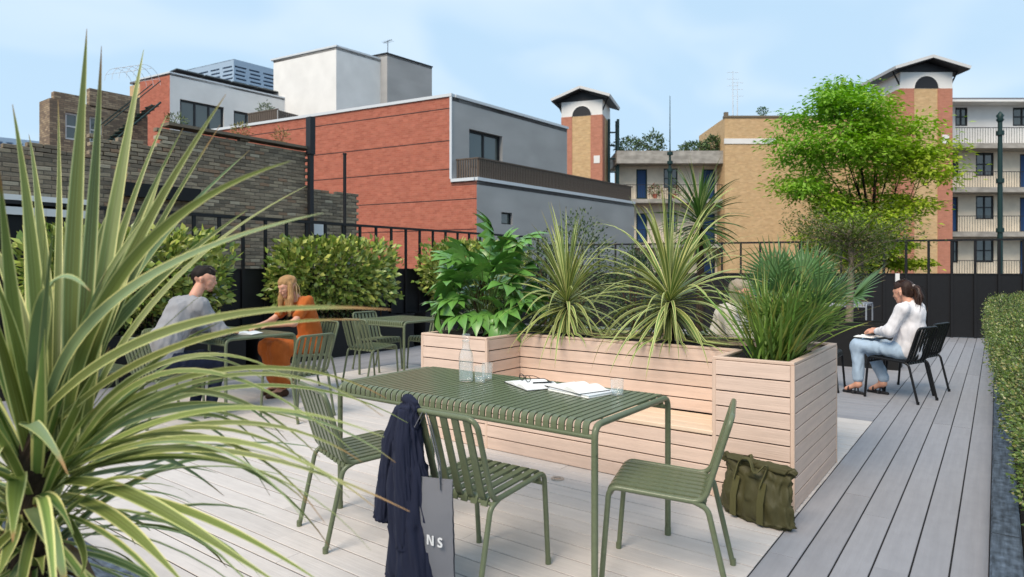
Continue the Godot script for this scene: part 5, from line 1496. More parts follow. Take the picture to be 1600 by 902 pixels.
func white_house() -> void:
	var C := Vector3(-29.24, -9, -23.13)
	var t := thing("white_house", "white rendered roof storey block rising above the red brick house", "building", C)
	var a := 0.1366
	var g := 1.487
	var dx := Vector3(cos(a), 0, -sin(a))
	var dg := Vector3(cos(g), 0, -sin(g))
	var R := func(p: Vector3): return Vector2(p.x, p.z)
	wall(t, "rendered_wall", -dx * 4.93, a, 4.93, 0, 22.65, [], M.white)
	wall(t, "rendered_wall", Vector3.ZERO, g, 3.3, 0, 22.65, [], M.white)
	wall(t, "rendered_wall", -dx * 4.93 + dg * 3.3, g + PI, 3.3, 0, 22.65, [], M.white)
	slab(t, "roof", [R.call(-dx * 4.93), R.call(Vector3.ZERO), R.call(dg * 3.3), R.call(dg * 3.3 - dx * 4.93)], 22.5, 22.64, M.roof_grey)
	strip(t, "coping", -dx * 4.93, a, -0.2, 5.0, 22.65, 22.75, -0.2, 0.05, M.coping)
	strip(t, "coping", Vector3.ZERO, g, 0.2, 3.3, 22.65, 22.745, -0.2, 0.05, M.coping)
	var C3 := Vector3(-28.48, -9, -26.18)
	var q := thing("grey_block", "mid grey roof block joined to the right of the white one", "building", C3)
	wall(q, "rendered_wall", -dx * 3.0, a, 3.0, 0, 22.93, [], M.render_grey)
	wall(q, "rendered_wall", Vector3.ZERO, g, 3.46, 0, 22.93, [], M.render_grey)
	slab(q, "roof", [R.call(-dx * 3.0), R.call(Vector3.ZERO), R.call(dg * 3.46), R.call(dg * 3.46 - dx * 3.0)], 22.8, 22.94, M.roof_grey)
	strip(q, "coping", -dx * 3.0, a, 0, 3.05, 22.93, 23.0, -0.2, 0.04, M.dark_metal)
	strip(q, "coping", Vector3.ZERO, g, 0.2, 3.5, 22.93, 22.995, -0.2, 0.04, M.dark_metal)
	var an := thing("roof_aerial", "thin television aerial on the grey roof block", "aerial", C3 + Vector3(-0.6, 22.9, -0.6))
	part_tube(an, "mast", [Vector3.ZERO, Vector3(0, 1.1, 0)], 0.02, M.dark_metal, 6)
	part_tube(an, "boom", [Vector3(-0.35, 1.0, 0), Vector3(0.35, 1.08, 0)], 0.014, M.dark_metal, 6)
	for k in 5: part_tube(an, "rod", [Vector3(-0.3 + k * 0.15, 1.02, -0.2), Vector3(-0.3 + k * 0.15, 1.02, 0.2)], 0.008, M.dark_metal, 5)
	# low white wing with brick flank
	var C4 := Vector3(-33.55, -9, -16.19)
	var w := thing("white_wing", "low white rendered wing with wide windows and red brick flank", "building", C4)
	var g2 := 1.521
	var d2 := Vector3(cos(g2), 0, -sin(g2))
	var h1 := [0.5, 2.8, 17.0, 19.1]
	var h2 := [3.35, 4.9, 17.3, 19.05]
	wall(w, "rendered_wall", Vector3.ZERO, g2, 7.5, 0, 20.3, [h1, h2], M.white, 0.2)
	window(w, Vector3.ZERO, g2, h1, 3, 1, M.dark_metal, M.pane, 0.16, 0.1)
	window(w, Vector3.ZERO, g2, h2, 2, 1, M.dark_metal, M.pane, 0.16, 0.1)
	wall(w, "brick_flank", -dx * 2.5, a, 2.5, 0, 20.3, [], M.red_brick)
	wall(w, "brick_flank", -dx * 3.4, a, 0.9, 0, 20.1, [], M.yellow_brick)
	slab(w, "roof", [R.call(-dx * 3.4), R.call(Vector3.ZERO), R.call(d2 * 7.5), R.call(d2 * 7.5 - dx * 3.4)], 20.2, 20.31, M.roof_grey)
	strip(w, "coping", -dx * 2.5, a, 0, 2.55, 20.3, 20.38, -0.2, 0.04, M.coping)
	strip(w, "coping", Vector3.ZERO, g2, 0.2, 7.5, 20.3, 20.375, -0.2, 0.04, M.coping)
	for k in 4:
		var pv := strip(w, "solar_panel", d2 * 0.4 - dx * 0.3, g2, 0.2 + k * 1.5, 1.6 + k * 1.5, 20.72, 20.78, -1.6, -0.2, M.pane)
		strip(pv, "panel_frame", Vector3.ZERO, 0, 0.18 + k * 1.5, 1.62 + k * 1.5, 20.69, 20.73, -1.62, -0.18, M.dark_metal)
	# roof terrace screen and shrub on the brick house
	var s := thing("roof_screen", "brown slatted screen on the flat roof below the white block", "screen", Vector3(-27.0, 7.76, -17.2), 0.14)
	for k in 16: part_box(s, "slat", Vector3(-0.9 + k * 0.12, 0.42, 0), Vector3(0.09, 0.8, 0.03), M.bronze)
	for k in 10: part_box(s, "slat", Vector3(0.98, 0.42, -0.08 - k * 0.12), Vector3(0.03, 0.8, 0.09), M.bronze)
	part_box(s, "handrail", Vector3(0.02, 0.85, 0), Vector3(2.0, 0.05, 0.06), M.bronze)
	var b := thing("roof_shrub", "small potted shrub on the roof before the white wing", "shrub", Vector3(-28.3, 7.76, -18.2))
	foliage(b, "crown", Vector3(0, 1.25, 0), Vector3(0.35, 0.45, 0.35), 420, 0.10, 0.025, [Vector3(0.08, 0.12, 0.05), Vector3(0.13, 0.17, 0.08)], 0.3, M.leaf)
	part_tube(b, "stem", [Vector3.ZERO, Vector3(0, 1.3, 0)], [0.03, 0.015], M.twig, 6)
	# louvred plant room on a far tower
	var C5 := Vector3(-70.36, -9, -41.17)
	var l := thing("louvred_tower", "pale blue office tower with horizontal louvres far behind the white wing", "building", C5)
	for e in [[-dx * 8.5, a, 8.5], [Vector3.ZERO, 1.521, 7.0]]:
		var hs := []
		for r in 9:
			var n := 4
			for c in n:
				var x0: float = e[2] * (c + 0.08 + (0.06 if r % 2 else 0.0)) / n
				hs.append([snappedf(x0, 0.01), snappedf(x0 + e[2] / n * rb(0.68, 0.82), 0.01), 30.0 + r * 0.45, 30.19 + r * 0.45])
		wall(l, "louvre_wall", e[0], e[1], e[2], 0, 34.5, hs, M.louvre, 0.3)
		wall(l, "inner_wall", e[0] + yaw(e[1]) * Vector3(0, 0, -0.31), e[1], e[2], 28, 34.4, [], M.glass_blue)
	slab(l, "roof", [R.call(-dx * 8.5), R.call(Vector3.ZERO), R.call(Vector3(0.35, 0, -7.0)), R.call(Vector3(0.35, 0, -7.0) - dx * 8.5)], 34.4, 34.51, M.louvre)
func left_backs() -> void:
	var t := thing("brown_brick_house", "old brown brick house end with ragged parapet beyond the left wall", "building", Vector3(-27.52, -9, -9.0))
	wall(t, "brick_wall", Vector3.ZERO, PI / 2, 3.4, 0, 16.6, [[0.5, 0.95, 15.2, 16.2], [1.3, 1.75, 15.2, 16.2]], M.brown_brick)
	window(t, Vector3.ZERO, PI / 2, [0.5, 0.95, 15.2, 16.2], 1, 2, M.white, M.pane)
	window(t, Vector3.ZERO, PI / 2, [1.3, 1.75, 15.2, 16.2], 1, 2, M.white, M.pane)
	wall(t, "brick_wall", Vector3(-1.0, 0, 0), 0, 1.0, 0, 16.6, [], M.brown_brick)
	part_box(t, "roof", Vector3(-0.55, 16.5, -1.7), Vector3(0.9, 0.12, 3.3), M.roof_grey)
	part_box(t, "parapet", Vector3(-0.15, 16.9, -2.2), Vector3(0.3, 0.7, 1.8), M.brown_brick)
	part_box(t, "parapet", Vector3(-0.16, 16.7, -0.6), Vector3(0.3, 0.36, 0.9), M.brown_brick)
	var f := thing("fire_escape", "dark green steel stair flight against the brown brick house", "staircase", Vector3(-27.1, 6.0, -10.6), PI / 2)
	for k in 12:
		part_box(f, "tread", Vector3(k * 0.16, k * 0.17, 0), Vector3(0.24, 0.03, 0.7), M.deep_green)
	for z in [-0.36, 0.36]:
		part_tube(f, "stringer", [Vector3(-0.1, -0.1, z), Vector3(1.95, 2.05, z)], 0.04, M.deep_green, 6)
		part_tube(f, "handrail", [Vector3(-0.1, 0.75, z), Vector3(1.95, 2.9, z)], 0.02, M.deep_green, 6)
	var c := thing("ladder_cage", "thin hooped steel ladder cage on the roof at left", "ladder", Vector3(-33.4, 9.75, -14.3), 0.3)
	for k in 5:
		var ring := []
		for j in 13:
			ring.append(Vector3(-0.8 + k * 0.45 + 0.0, 0.6 + 0.75 * sin(PI * j / 12.0), 0.75 * cos(PI * j / 12.0)))
		part_tube(c, "hoop", ring, 0.010, M.coping, 5)
	for j in 4:
		var an := PI * (j + 0.5) / 4.0
		part_tube(c, "bar", [Vector3(-0.8, 0.6 + 0.75 * sin(an), 0.75 * cos(an)), Vector3(1.0, 0.6 + 0.75 * sin(an), 0.75 * cos(an))], 0.009, M.coping, 5)
	var p := thing("brick_stack", "pale brick chimney stack at the far left edge", "chimney", Vector3(-11.9, -9, -2.95))
	part_box(p, "shaft", Vector3(0, 6.05, 0), Vector3(0.5, 12.1, 0.62), M.old_pale)
	part_box(p, "upper_shaft", Vector3(0, 12.3, 0.08), Vector3(0.46, 0.5, 0.4), M.brown_brick)
	part_box(p, "cap", Vector3(0, 12.6, 0.08), Vector3(0.54, 0.1, 0.48), M.old_mortar)
	part_tube(p, "pipe", [Vector3(0.3, 0, -0.28), Vector3(0.3, 11.9, -0.28)], 0.05, M.dark_metal, 8)
	for k in 2: part_tube(p, "rail_post", [Vector3(0.1, 12.6, -0.1 + k * 0.22), Vector3(0.1, 13.0, -0.1 + k * 0.22)], 0.012, M.dark_metal, 5)
	part_tube(p, "rail", [Vector3(0.1, 13.0, -0.1), Vector3(0.1, 13.0, 0.12)], 0.012, M.dark_metal, 5)
	var r := thing("shed_roof", "flat white-edged shed roof at the foot of the old wall, far left", "roof", Vector3(-10.5, 0, -3.2))
	part_box(r, "deck", Vector3(0, 2.28, 0), Vector3(0.9, 0.06, 1.2), M.roof_grey)
	part_box(r, "fascia", Vector3(0.46, 2.33, 0), Vector3(0.03, 0.07, 1.24), M.white)
	part_box(r, "fascia", Vector3(0.44, 2.16, 0), Vector3(0.03, 0.10, 1.2), M.white)
	part_box(r, "wall", Vector3(0, -3.4, 0), Vector3(0.8, 11.2, 1.1), M.trough)
	for e in [[-98.0, -26.0, 12.0, 26.5, "hazy blue-grey tower far off at the left edge"], [-92.0, -31.0, 7.0, 21.5, "lower hazy blue office block far off at the left"]]:
		var d := thing("distant_tower", e[4], "building", Vector3(e[0], -9, e[1]), 0.1, "distant towers at the left")
		var hs := []
		for i in 6:
			for k in 5: hs.append([0.4 + i * 1.0, 1.1 + i * 1.0, e[3] - 1.6 - k * 2.0, e[3] - 0.5 - k * 2.0])
		wall(d, "front_wall", Vector3.ZERO, PI / 2 - 0.3, 6.6, 0, e[3], hs, M.louvre, 0.2)
		for h in hs: window(d, Vector3.ZERO, PI / 2 - 0.3, h, 1, 1, M.louvre, M.glass_blue, 0.15, 0.08)
		part_box(d, "core", Vector3(-4, e[3] / 2 - 0.1, -2.0), Vector3(6.5, e[3] - 0.2, 6), M.louvre, yaw(-0.3))

func gable_tower(at: Vector3, turn: float, W: float, hb: float, hw: float, ha: float, label: String) -> void:
	var t := thing("brick_tower", label, "tower", at, turn, "stair towers with gabled roofs")
	wall(t, "brick_wall", Vector3.ZERO, 0, W, 0, hb, [], M.yellow_brick)
	wall(t, "brick_wall", Vector3(W, 0, 0), PI / 2, W, 0, hb, [], M.yellow_brick)
	wall(t, "brick_wall", Vector3(0, 0, -W), -PI / 2, W, 0, hb, [], M.yellow_brick)
	wall(t, "brick_wall", Vector3(W, 0, -W), PI, W, 0, hb, [], M.yellow_brick)
	for f in [[Vector3.ZERO, 0.0], [Vector3(W, 0, 0), PI / 2], [Vector3(0, 0, -W), -PI / 2]]:
		strip(t, "brick_pilaster", f[0], f[1], 0.0, W * 0.26, 0, hb, -0.02, 0.035, M.tower_brick)
		strip(t, "brick_pilaster", f[0], f[1], W * 0.72, W * 1.0, 0, hb, -0.02, 0.035, M.tower_brick)
	for e in [[W * 0.80, hb - 3.2], [W * 0.12, hb - 4.6]]:
		strip(t, "stone_block", Vector3.ZERO, 0, e[0], e[0] + 0.4, e[1], e[1] + 0.5, 0.03, 0.06, M.white)
	# white cornice storey with lunette
	part_box(t, "white_storey", Vector3(W / 2, (hb + hw) / 2, -W / 2), Vector3(W + 0.03, hw - hb, W + 0.03), M.white)
	var b := MB.new()
	var r := W * 0.24
	for k in 14:
		var a0 := PI * k / 14
		var a1 := PI * (k + 1) / 14
		b.tri(Vector3(0, 0, 0), Vector3(cos(a0) * r, sin(a0) * r, 0), Vector3(cos(a1) * r, sin(a1) * r, 0))
	var ln := put(t, "lunette", b.mesh(), M.dark_metal, Vector3(W / 2, hb + 0.01, 0.022))
	b = MB.new()
	var arc := []
	for k in 15: arc.append(Vector3(cos(PI * k / 14) * r, sin(PI * k / 14) * r, 0.01))
	b.tube(arc, 0.03, 6)
	put(ln, "arch_trim", b.mesh(), M.white)
	# gabled roof, ridge front to back, wide eaves
	var ov := W * 0.22
	var half := W / 2 + ov
	var rise := ha - hw
	var sl := sqrt(half * half + rise * rise)
	var an := atan2(rise, half)
	for s in [-1.0, 1.0]:
		var g := MB.new()
		g.box(Vector3.ZERO, Vector3(sl, 0.17, W + 2 * ov))
		put(t, "roof_slope", g.mesh(), M.roof_white, Vector3(W / 2 + s * half / 2, hw + rise / 2 + 0.09, -W / 2), Basis(Vector3.BACK, -s * an))
		var u := MB.new()
		u.box(Vector3.ZERO, Vector3(sl - 0.1, 0.04, W + 2 * ov - 0.1))
		put(t, "soffit", u.mesh(), M.dark_metal, Vector3(W / 2 + s * half / 2, hw + rise / 2 - 0.035, -W / 2), Basis(Vector3.BACK, -s * an))
	b = MB.new()
	b.tri(Vector3(-ov * 0.6, hw, 0.03), Vector3(W + ov * 0.6, hw, 0.03), Vector3(W / 2, ha - 0.08, 0.03))
	put(t, "gable_panel", b.mesh(), M.dark_metal)
	for x in [-ov * 0.6, W + ov * 0.6]:
		part_tube(t, "bracket", [Vector3(x, hw + 0.1, -0.1), Vector3(clampf(x, 0.0, W), hw - 0.7, -0.1)], 0.05, M.dark_metal, 6)
func railing(t: Node3D, x0: float, x1: float, y: float, h: float) -> void:
	var n := int((x1 - x0) / 0.16)
	var b := MB.new()
	b.box(Vector3.ZERO, Vector3(0.016, h, 0.016))
	var m := b.mesh()
	for k in n: put(t, "baluster", m, M.dark_metal, Vector3(lerpf(x0, x1, (k + 0.5) / n), y + h / 2, -0.06))
	part_box(t, "handrail", Vector3((x0 + x1) / 2, y + h, -0.06), Vector3(x1 - x0, 0.04, 0.04), M.dark_metal)
func estate() -> void:
	gable_tower(grid(3.35, 44, -9), YAW - 0.33, 2.75, 20.6, 21.6, 22.3, "left brick stair tower with white top and gabled roof")
	gable_tower(grid(22.6, 38, -9), YAW, 3.0, 20.9, 21.85, 22.5, "right brick stair tower with gabled roof behind the tree")
	# dark green lift frame beside the left tower
	var l := thing("lift_frame", "dark green steel frame beside the left brick tower", "frame", grid(6.6, 44.5, -9), YAW)
	for x in [0.0, 0.62]:
		for z in [0.0, -0.6]: part_box(l, "post", Vector3(x, 10.3, z), Vector3(0.16, 20.6, 0.16), M.deep_green)
	for k in 9: part_box(l, "brace", Vector3(0.31, 12.5 + k * 0.9, 0), Vector3(0.5, 0.09, 0.09), M.deep_green)
	part_box(l, "back_panel", Vector3(0.31, 7.6, -0.3), Vector3(0.5, 15.2, 0.5), M.deep_green)
	# gallery flats, left
	var a := thing("gallery_flats", "cream gallery flats with blue doors beside the left brick tower", "building", grid(7.1, 44, -9), YAW)
	var holes := []
	for f in [15.25, 12.2, 9.2]:
		holes.append([1.5, 2.25, f, f + 2.05]); holes.append([3.4, 4.35, f + 0.75, f + 2.1]); holes.append([6.1, 6.95, f, f + 2.05])
	wall(a, "rendered_wall", Vector3(0, 0, -1.2), 0, 7.4, 0, 18.35, holes, M.cream, 0.15)
	for i in holes.size():
		if i % 3 == 1: window(a, Vector3(0, 0, -1.2), 0, holes[i], 2, 2, M.dark_metal, M.pane, 0.1, 0.07)
		else: window(a, Vector3(0, 0, -1.2), 0, holes[i], 1, 1, M.deep_green, M.blue_door, 0.1, 0.09, "door")
	part_box(a, "roof_slab", Vector3(3.7, 17.93, -1.7), Vector3(7.5, 0.85, 3.6), M.concrete)
	for y in [15.13, 12.1, 9.1]:
		part_box(a, "gallery_slab", Vector3(3.7, y - 0.14, -0.6), Vector3(7.4, 0.26, 1.2), M.concrete)
		railing(a, 0.0, 7.3, y, 0.95)
	for e in [[0.9, 1.0, 0.55, "dense green roof garden shrubs beside the left tower", 0], [2.6, 0.85, 0.75, "taller grey-green roof garden bush next to the mast", 1], [5.4, 0.9, 0.42, "low roof garden shrubs near the yellow brick block", 2], [6.7, 0.6, 0.62, "dark roof garden bush touching the yellow brick block", 3]]:
		var s := thing("roof_shrub", e[3], "shrub", grid(7.1 + e[0], 45, 9.35), YAW, "roof garden shrubs")
		foliage(s, "crown", Vector3(0, e[2] * 0.9, 0), Vector3(e[1], e[2], 0.6), 900, 0.17, 0.045, [Vector3(0.06, 0.12, 0.03), Vector3(0.10, 0.17, 0.05), Vector3(0.05, 0.08, 0.04)], 0.3, M.leaf)
		for k in 4: part_tube(s, "stem", [Vector3(rb(-0.4, 0.4), 0, 0), Vector3(rb(-0.5, 0.5), e[2], rb(-0.2, 0.2))], [0.03, 0.012], M.twig, 5)
	for e in [[2.6, 6.2, "potted plants on the upper gallery by a blue door"], [3.9, 6.2, "trailing pot plant on the upper gallery by the window"]]:
		var s := thing("gallery_plant", e[2], "plant", grid(7.1 + e[0], 44.3, e[1]), YAW, "gallery pot plants")
		foliage(s, "leaves", Vector3(0, 0.5, 0), Vector3(0.5, 0.4, 0.2), 330, 0.13, 0.03, [Vector3(0.06, 0.13, 0.03), Vector3(0.12, 0.17, 0.05), Vector3(0.3, 0.1, 0.06)], 0.3, M.leaf)
		part_tube(s, "pot", [Vector3(0, 0, 0), Vector3(0, 0.28, 0)], [0.12, 0.17], M.red_brick, 10)
	# yellow brick block
	var y := thing("yellow_brick_block", "tall blank yellow brick block with one white band", "building", grid(14.2, 43.6, -9), YAW)
	wall(y, "brick_wall", Vector3.ZERO, 0, 11.2, 0, 20.5, [], M.yellow_brick)
	wall(y, "brick_wall", Vector3(0, 0, -6), -PI / 2, 6.0, 0, 20.5, [], M.yellow_brick)
	part_box(y, "roof", Vector3(5.6, 20.4, -3.05), Vector3(11.1, 0.14, 5.9), M.roof_grey)
	strip(y, "coping", Vector3.ZERO, 0, -0.06, 11.2, 20.5, 20.63, -0.25, 0.06, M.old3)
	strip(y, "white_band", Vector3.ZERO, 0, -0.04, 3.4, 18.75, 19.1, -0.03, 0.05, M.white)
	strip(y, "chimney_pot", Vector3.ZERO, 0, 0.02, 0.28, 20.63, 20.9, -0.3, -0.1, M.old3)
	for e in [[0.75, 3.3, "taller twin-bar aerial on the yellow brick block"], [1.05, 2.6, "shorter aerial mast on the yellow brick block"]]:
		var an := thing("roof_aerial", e[2], "aerial", grid(14.2 + e[0], 44.2, 11.5), YAW, "aerials on the yellow block")
		part_tube(an, "mast", [Vector3.ZERO, Vector3(0, e[1], 0)], [0.035, 0.015], M.coping, 6)
		for k in 3: part_tube(an, "boom", [Vector3(-0.4, e[1] - 0.1 - k * 0.45, 0), Vector3(0.4, e[1] - 0.1 - k * 0.45, 0)], 0.012, M.coping, 5)
	var wd := thing("roof_weed", "small green sapling growing on the yellow brick parapet", "plant", grid(16.8, 43.8, 11.6), YAW)
	foliage(wd, "leaves", Vector3(0, 0.35, 0), Vector3(0.3, 0.3, 0.2), 160, 0.14, 0.04, [Vector3(0.08, 0.17, 0.05), Vector3(0.05, 0.12, 0.05)], 0.3, M.leaf)
	part_tube(wd, "stem", [Vector3.ZERO, Vector3(0.05, 0.5, 0)], 0.015, M.twig, 5)
	# gallery flats, right
	var r := thing("gallery_flats", "cream and white gallery flats at the right edge beside the tower", "building", grid(26.3, 40, -9), YAW)
	var rh := []
	for e in [[1.66, 2.43], [5.29, 6.5]]: rh.append([e[0], e[1], 19.42, 20.59, 0])
	for f in [15.45, 12.72, 10.0]:
		rh.append([2.96, 4.09, f + 0.82, f + 2.3, 1]); rh.append([5.74, 6.6, f, f + 2.2, 2])
	rh.append([1.34, 1.87, 16.25, 17.75, 1]); rh.append([1.30, 1.84, 12.72, 14.95, 2]); rh.append([1.30, 1.84, 10.8, 12.2, 1])
	var lowh := []
	var uph := []
	for h in rh:
		if h[4] == 0: uph.append(h)
		else: lowh.append(h)
	wall(r, "rendered_wall", Vector3(0, 0, -1.2), 0, 9.5, 0, 18.0, lowh, M.cream, 0.15)
	wall(r, "upper_wall", Vector3(0, 0, -1.195), 0, 9.5, 18.0, 20.72, uph, M.white, 0.15)
	for h in lowh:
		if h[4] == 1: window(r, Vector3(0, 0, -1.2), 0, h, 2, 2, M.dark_metal, M.pane, 0.1, 0.09)
		else: window(r, Vector3(0, 0, -1.2), 0, h, 1, 1, M.dark_metal, M.blue_door, 0.1, 0.09, "door")
	for h in uph: window(r, Vector3(0, 0, -1.195), 0, h, 2, 2, M.dark_metal, M.pane, 0.1, 0.09)
	for yv in [18.12, 15.42, 12.7, 9.97]:
		part_box(r, "gallery_slab", Vector3(4.75, yv - 0.16, -0.58), Vector3(9.5, 0.31, 1.2), M.concrete)
		railing(r, 0.9, 9.4, yv, 0.95)
	part_box(r, "eave", Vector3(4.75, 20.77, -0.9), Vector3(9.6, 0.12, 1.4), M.white)
	var rb_ := MB.new()
	rb_.mq(Vector3(0, 20.84, -0.2), Vector3(9.6, 20.84, -0.2), Vector3(9.6, 22.2, -5), Vector3(0, 22.2, -5))
	put(r, "roof_slope", rb_.mesh(), M.roof_grey)
	# lamp column and mast
	var lc := thing("lamp_column", "dark green column with a finial before the right flats", "column", grid(27.65, 37, -9), YAW)
	part_tube(lc, "shaft", [Vector3.ZERO, Vector3(0, 14, 0), Vector3(0, 18.7, 0)], [0.16, 0.13, 0.11], M.deep_green, 10)
	for yv in [18.1, 15.4, 12.6]: part_tube(lc, "collar", [Vector3(0, yv - 0.12, 0), Vector3(0, yv + 0.12, 0)], 0.2, M.deep_green, 10)
	var fb := MB.new()
	fb.lathe([Vector2(0.1, 18.7), Vector2(0.2, 18.85), Vector2(0.13, 18.95), Vector2(0.2, 19.08), Vector2(0.05, 19.3), Vector2(0, 19.35)], 12)
	put(lc, "finial", fb.mesh(), M.deep_green)
	var ms := thing("mast", "tall thin mast on a dark green column before the left flats", "mast", grid(10.4, 43, -9), YAW)
	part_tube(ms, "shaft", [Vector3.ZERO, Vector3(0, 16.8, 0)], [0.16, 0.13], M.deep_green, 10)
	part_tube(ms, "spire", [Vector3(0, 16.8, 0), Vector3(0, 18.5, 0), Vector3(0, 21.8, 0)], [0.11, 0.04, 0.02], M.deep_green, 8)
	for yv in [16.9, 17.4, 18.0]: part_tube(ms, "collar", [Vector3(0, yv - 0.1, 0), Vector3(0, yv + 0.1, 0)], 0.19, M.deep_green, 10)

# ---------------------------------------------------------------- people
# smooth union of tapered capsules [a, b, ra, rb], meshed as surface nets into b
func blob(b: MB, pr: Array, cell: float, k: float, fold := 0.0, seed_ := 0) -> void:
	var lo := Vector3(1e6, 1e6, 1e6)
	var hi := -lo
	for p in pr:
		var r: float = maxf(p[2], p[3]) + cell * 2.5 + k * 0.3
		lo = lo.min(p[0] - Vector3(r, r, r)).min(p[1] - Vector3(r, r, r))
		hi = hi.max(p[0] + Vector3(r, r, r)).max(p[1] + Vector3(r, r, r))
	var nx := int((hi.x - lo.x) / cell) + 2
	var ny := int((hi.y - lo.y) / cell) + 2
	var nz := int((hi.z - lo.z) / cell) + 2
	var F := PackedFloat32Array()
	F.resize(nx * ny * nz)
	F.fill(1.0)
	for p in pr:
		var a: Vector3 = p[0]
		var ab: Vector3 = p[1] - a
		var L2 := maxf(ab.length_squared(), 1e-9)
		var ra: float = p[2]
		var rd: float = p[3] - ra
		var m := maxf(p[2], p[3]) + k + cell * 1.8
		var mv := Vector3(m, m, m)
		var q0: Vector3 = (a.min(p[1]) - mv - lo) / cell
		var q1: Vector3 = (a.max(p[1]) + mv - lo) / cell
		for iz in range(maxi(0, int(q0.z)), mini(nz - 1, int(q1.z) + 1) + 1):
			for iy in range(maxi(0, int(q0.y)), mini(ny - 1, int(q1.y) + 1) + 1):
				var row := (iz * ny + iy) * nx
				for ixx in range(maxi(0, int(q0.x)), mini(nx - 1, int(q1.x) + 1) + 1):
					var w := Vector3(lo.x + ixx * cell, lo.y + iy * cell, lo.z + iz * cell) - a
					var t := clampf(w.dot(ab) / L2, 0.0, 1.0)
					var d := (w - ab * t).length() - ra - rd * t
					var f := F[row + ixx]
					var h := k - absf(f - d)
					f = minf(f, d)
					if h > 0.0: f -= h * h / (4.0 * k)
					F[row + ixx] = f
	var vid := PackedInt32Array()
	vid.resize(nx * ny * nz)
	vid.fill(-1)
	var off := [0, 1, nx, nx + 1, nx * ny, nx * ny + 1, nx * ny + nx, nx * ny + nx + 1]
	var ed := [[0, 1], [2, 3], [4, 5], [6, 7], [0, 2], [1, 3], [4, 6], [5, 7], [0, 4], [1, 5], [2, 6], [3, 7]]
	var nse := noise(9.0, seed_, 2)
	for iz in nz - 1:
		for iy in ny - 1:
			var row := (iz * ny + iy) * nx
			for ixx in nx - 1:
				var c0 := row + ixx
				var f0 := F[c0]
				if f0 > cell * 2.0 or f0 < -cell * 2.0: continue
				var neg := 0
				for o in 8:
					if F[c0 + off[o]] < 0.0: neg += 1
				if neg == 0 or neg == 8: continue
				var s := Vector3.ZERO
				var n := 0
				for e in ed:
					var fa := F[c0 + off[e[0]]]
					var fb := F[c0 + off[e[1]]]
					if (fa < 0.0) != (fb < 0.0):
						var t := fa / (fa - fb)
						var pa := Vector3(e[0] & 1, (e[0] >> 1) & 1, e[0] >> 2)
						var pb := Vector3(e[1] & 1, (e[1] >> 1) & 1, e[1] >> 2)
						s += pa.lerp(pb, t)
						n += 1
				var g := Vector3(F[c0 + 1] + F[c0 + off[3]] + F[c0 + off[5]] + F[c0 + off[7]] - F[c0] - F[c0 + off[2]] - F[c0 + off[4]] - F[c0 + off[6]],
					F[c0 + off[2]] + F[c0 + off[3]] + F[c0 + off[6]] + F[c0 + off[7]] - F[c0] - F[c0 + 1] - F[c0 + off[4]] - F[c0 + off[5]],
					F[c0 + off[4]] + F[c0 + off[5]] + F[c0 + off[6]] + F[c0 + off[7]] - F[c0] - F[c0 + 1] - F[c0 + off[2]] - F[c0 + off[3]]).normalized()
				var p := lo + (Vector3(ixx, iy, iz) + s / n) * cell
				if fold > 0.0:
					var q := nse.get_noise_3d(p.x * 1.2, p.y * 0.55, p.z * 1.2)
					var e2 := 0.012
					var gq := Vector3(nse.get_noise_3d((p.x + e2) * 1.2, p.y * 0.55, p.z * 1.2) - q, nse.get_noise_3d(p.x * 1.2, (p.y + e2) * 0.55, p.z * 1.2) - q, nse.get_noise_3d(p.x * 1.2, p.y * 0.55, (p.z + e2) * 1.2) - q) / e2
					p += g * q * fold
					g = (g - (gq - g * gq.dot(g)) * fold).normalized()
				vid[c0] = b.v.size()
				b.v.append(p); b.n.append(g); b.c.append(b.col); b.t.append(Vector2(p.x, p.y))
	var sx := 1
	var sy := nx
	var sz := nx * ny
	for iz in range(1, nz - 1):
		for iy in range(1, ny - 1):
			var row := (iz * ny + iy) * nx
			for ixx in range(1, nx - 1):
				var c0 := row + ixx
				var f0 := F[c0]
				if f0 > cell * 1.9 or f0 < -cell * 1.9: continue
				for ax in 3:
					var st: int = [sx, sy, sz][ax]
					if (f0 < 0.0) == (F[c0 + st] < 0.0): continue
					var u: int = [sy, sz, sx][ax]
					var w: int = [sz, sx, sy][ax]
					var qa := vid[c0 - u - w]
					var qb := vid[c0 - w]
					var qc := vid[c0]
					var qd := vid[c0 - u]
					if qa < 0 or qb < 0 or qc < 0 or qd < 0: continue
					if f0 < 0.0: b.ix.append_array(PackedInt32Array([qa, qc, qb, qa, qd, qc]))
					else: b.ix.append_array(PackedInt32Array([qa, qb, qc, qa, qc, qd]))
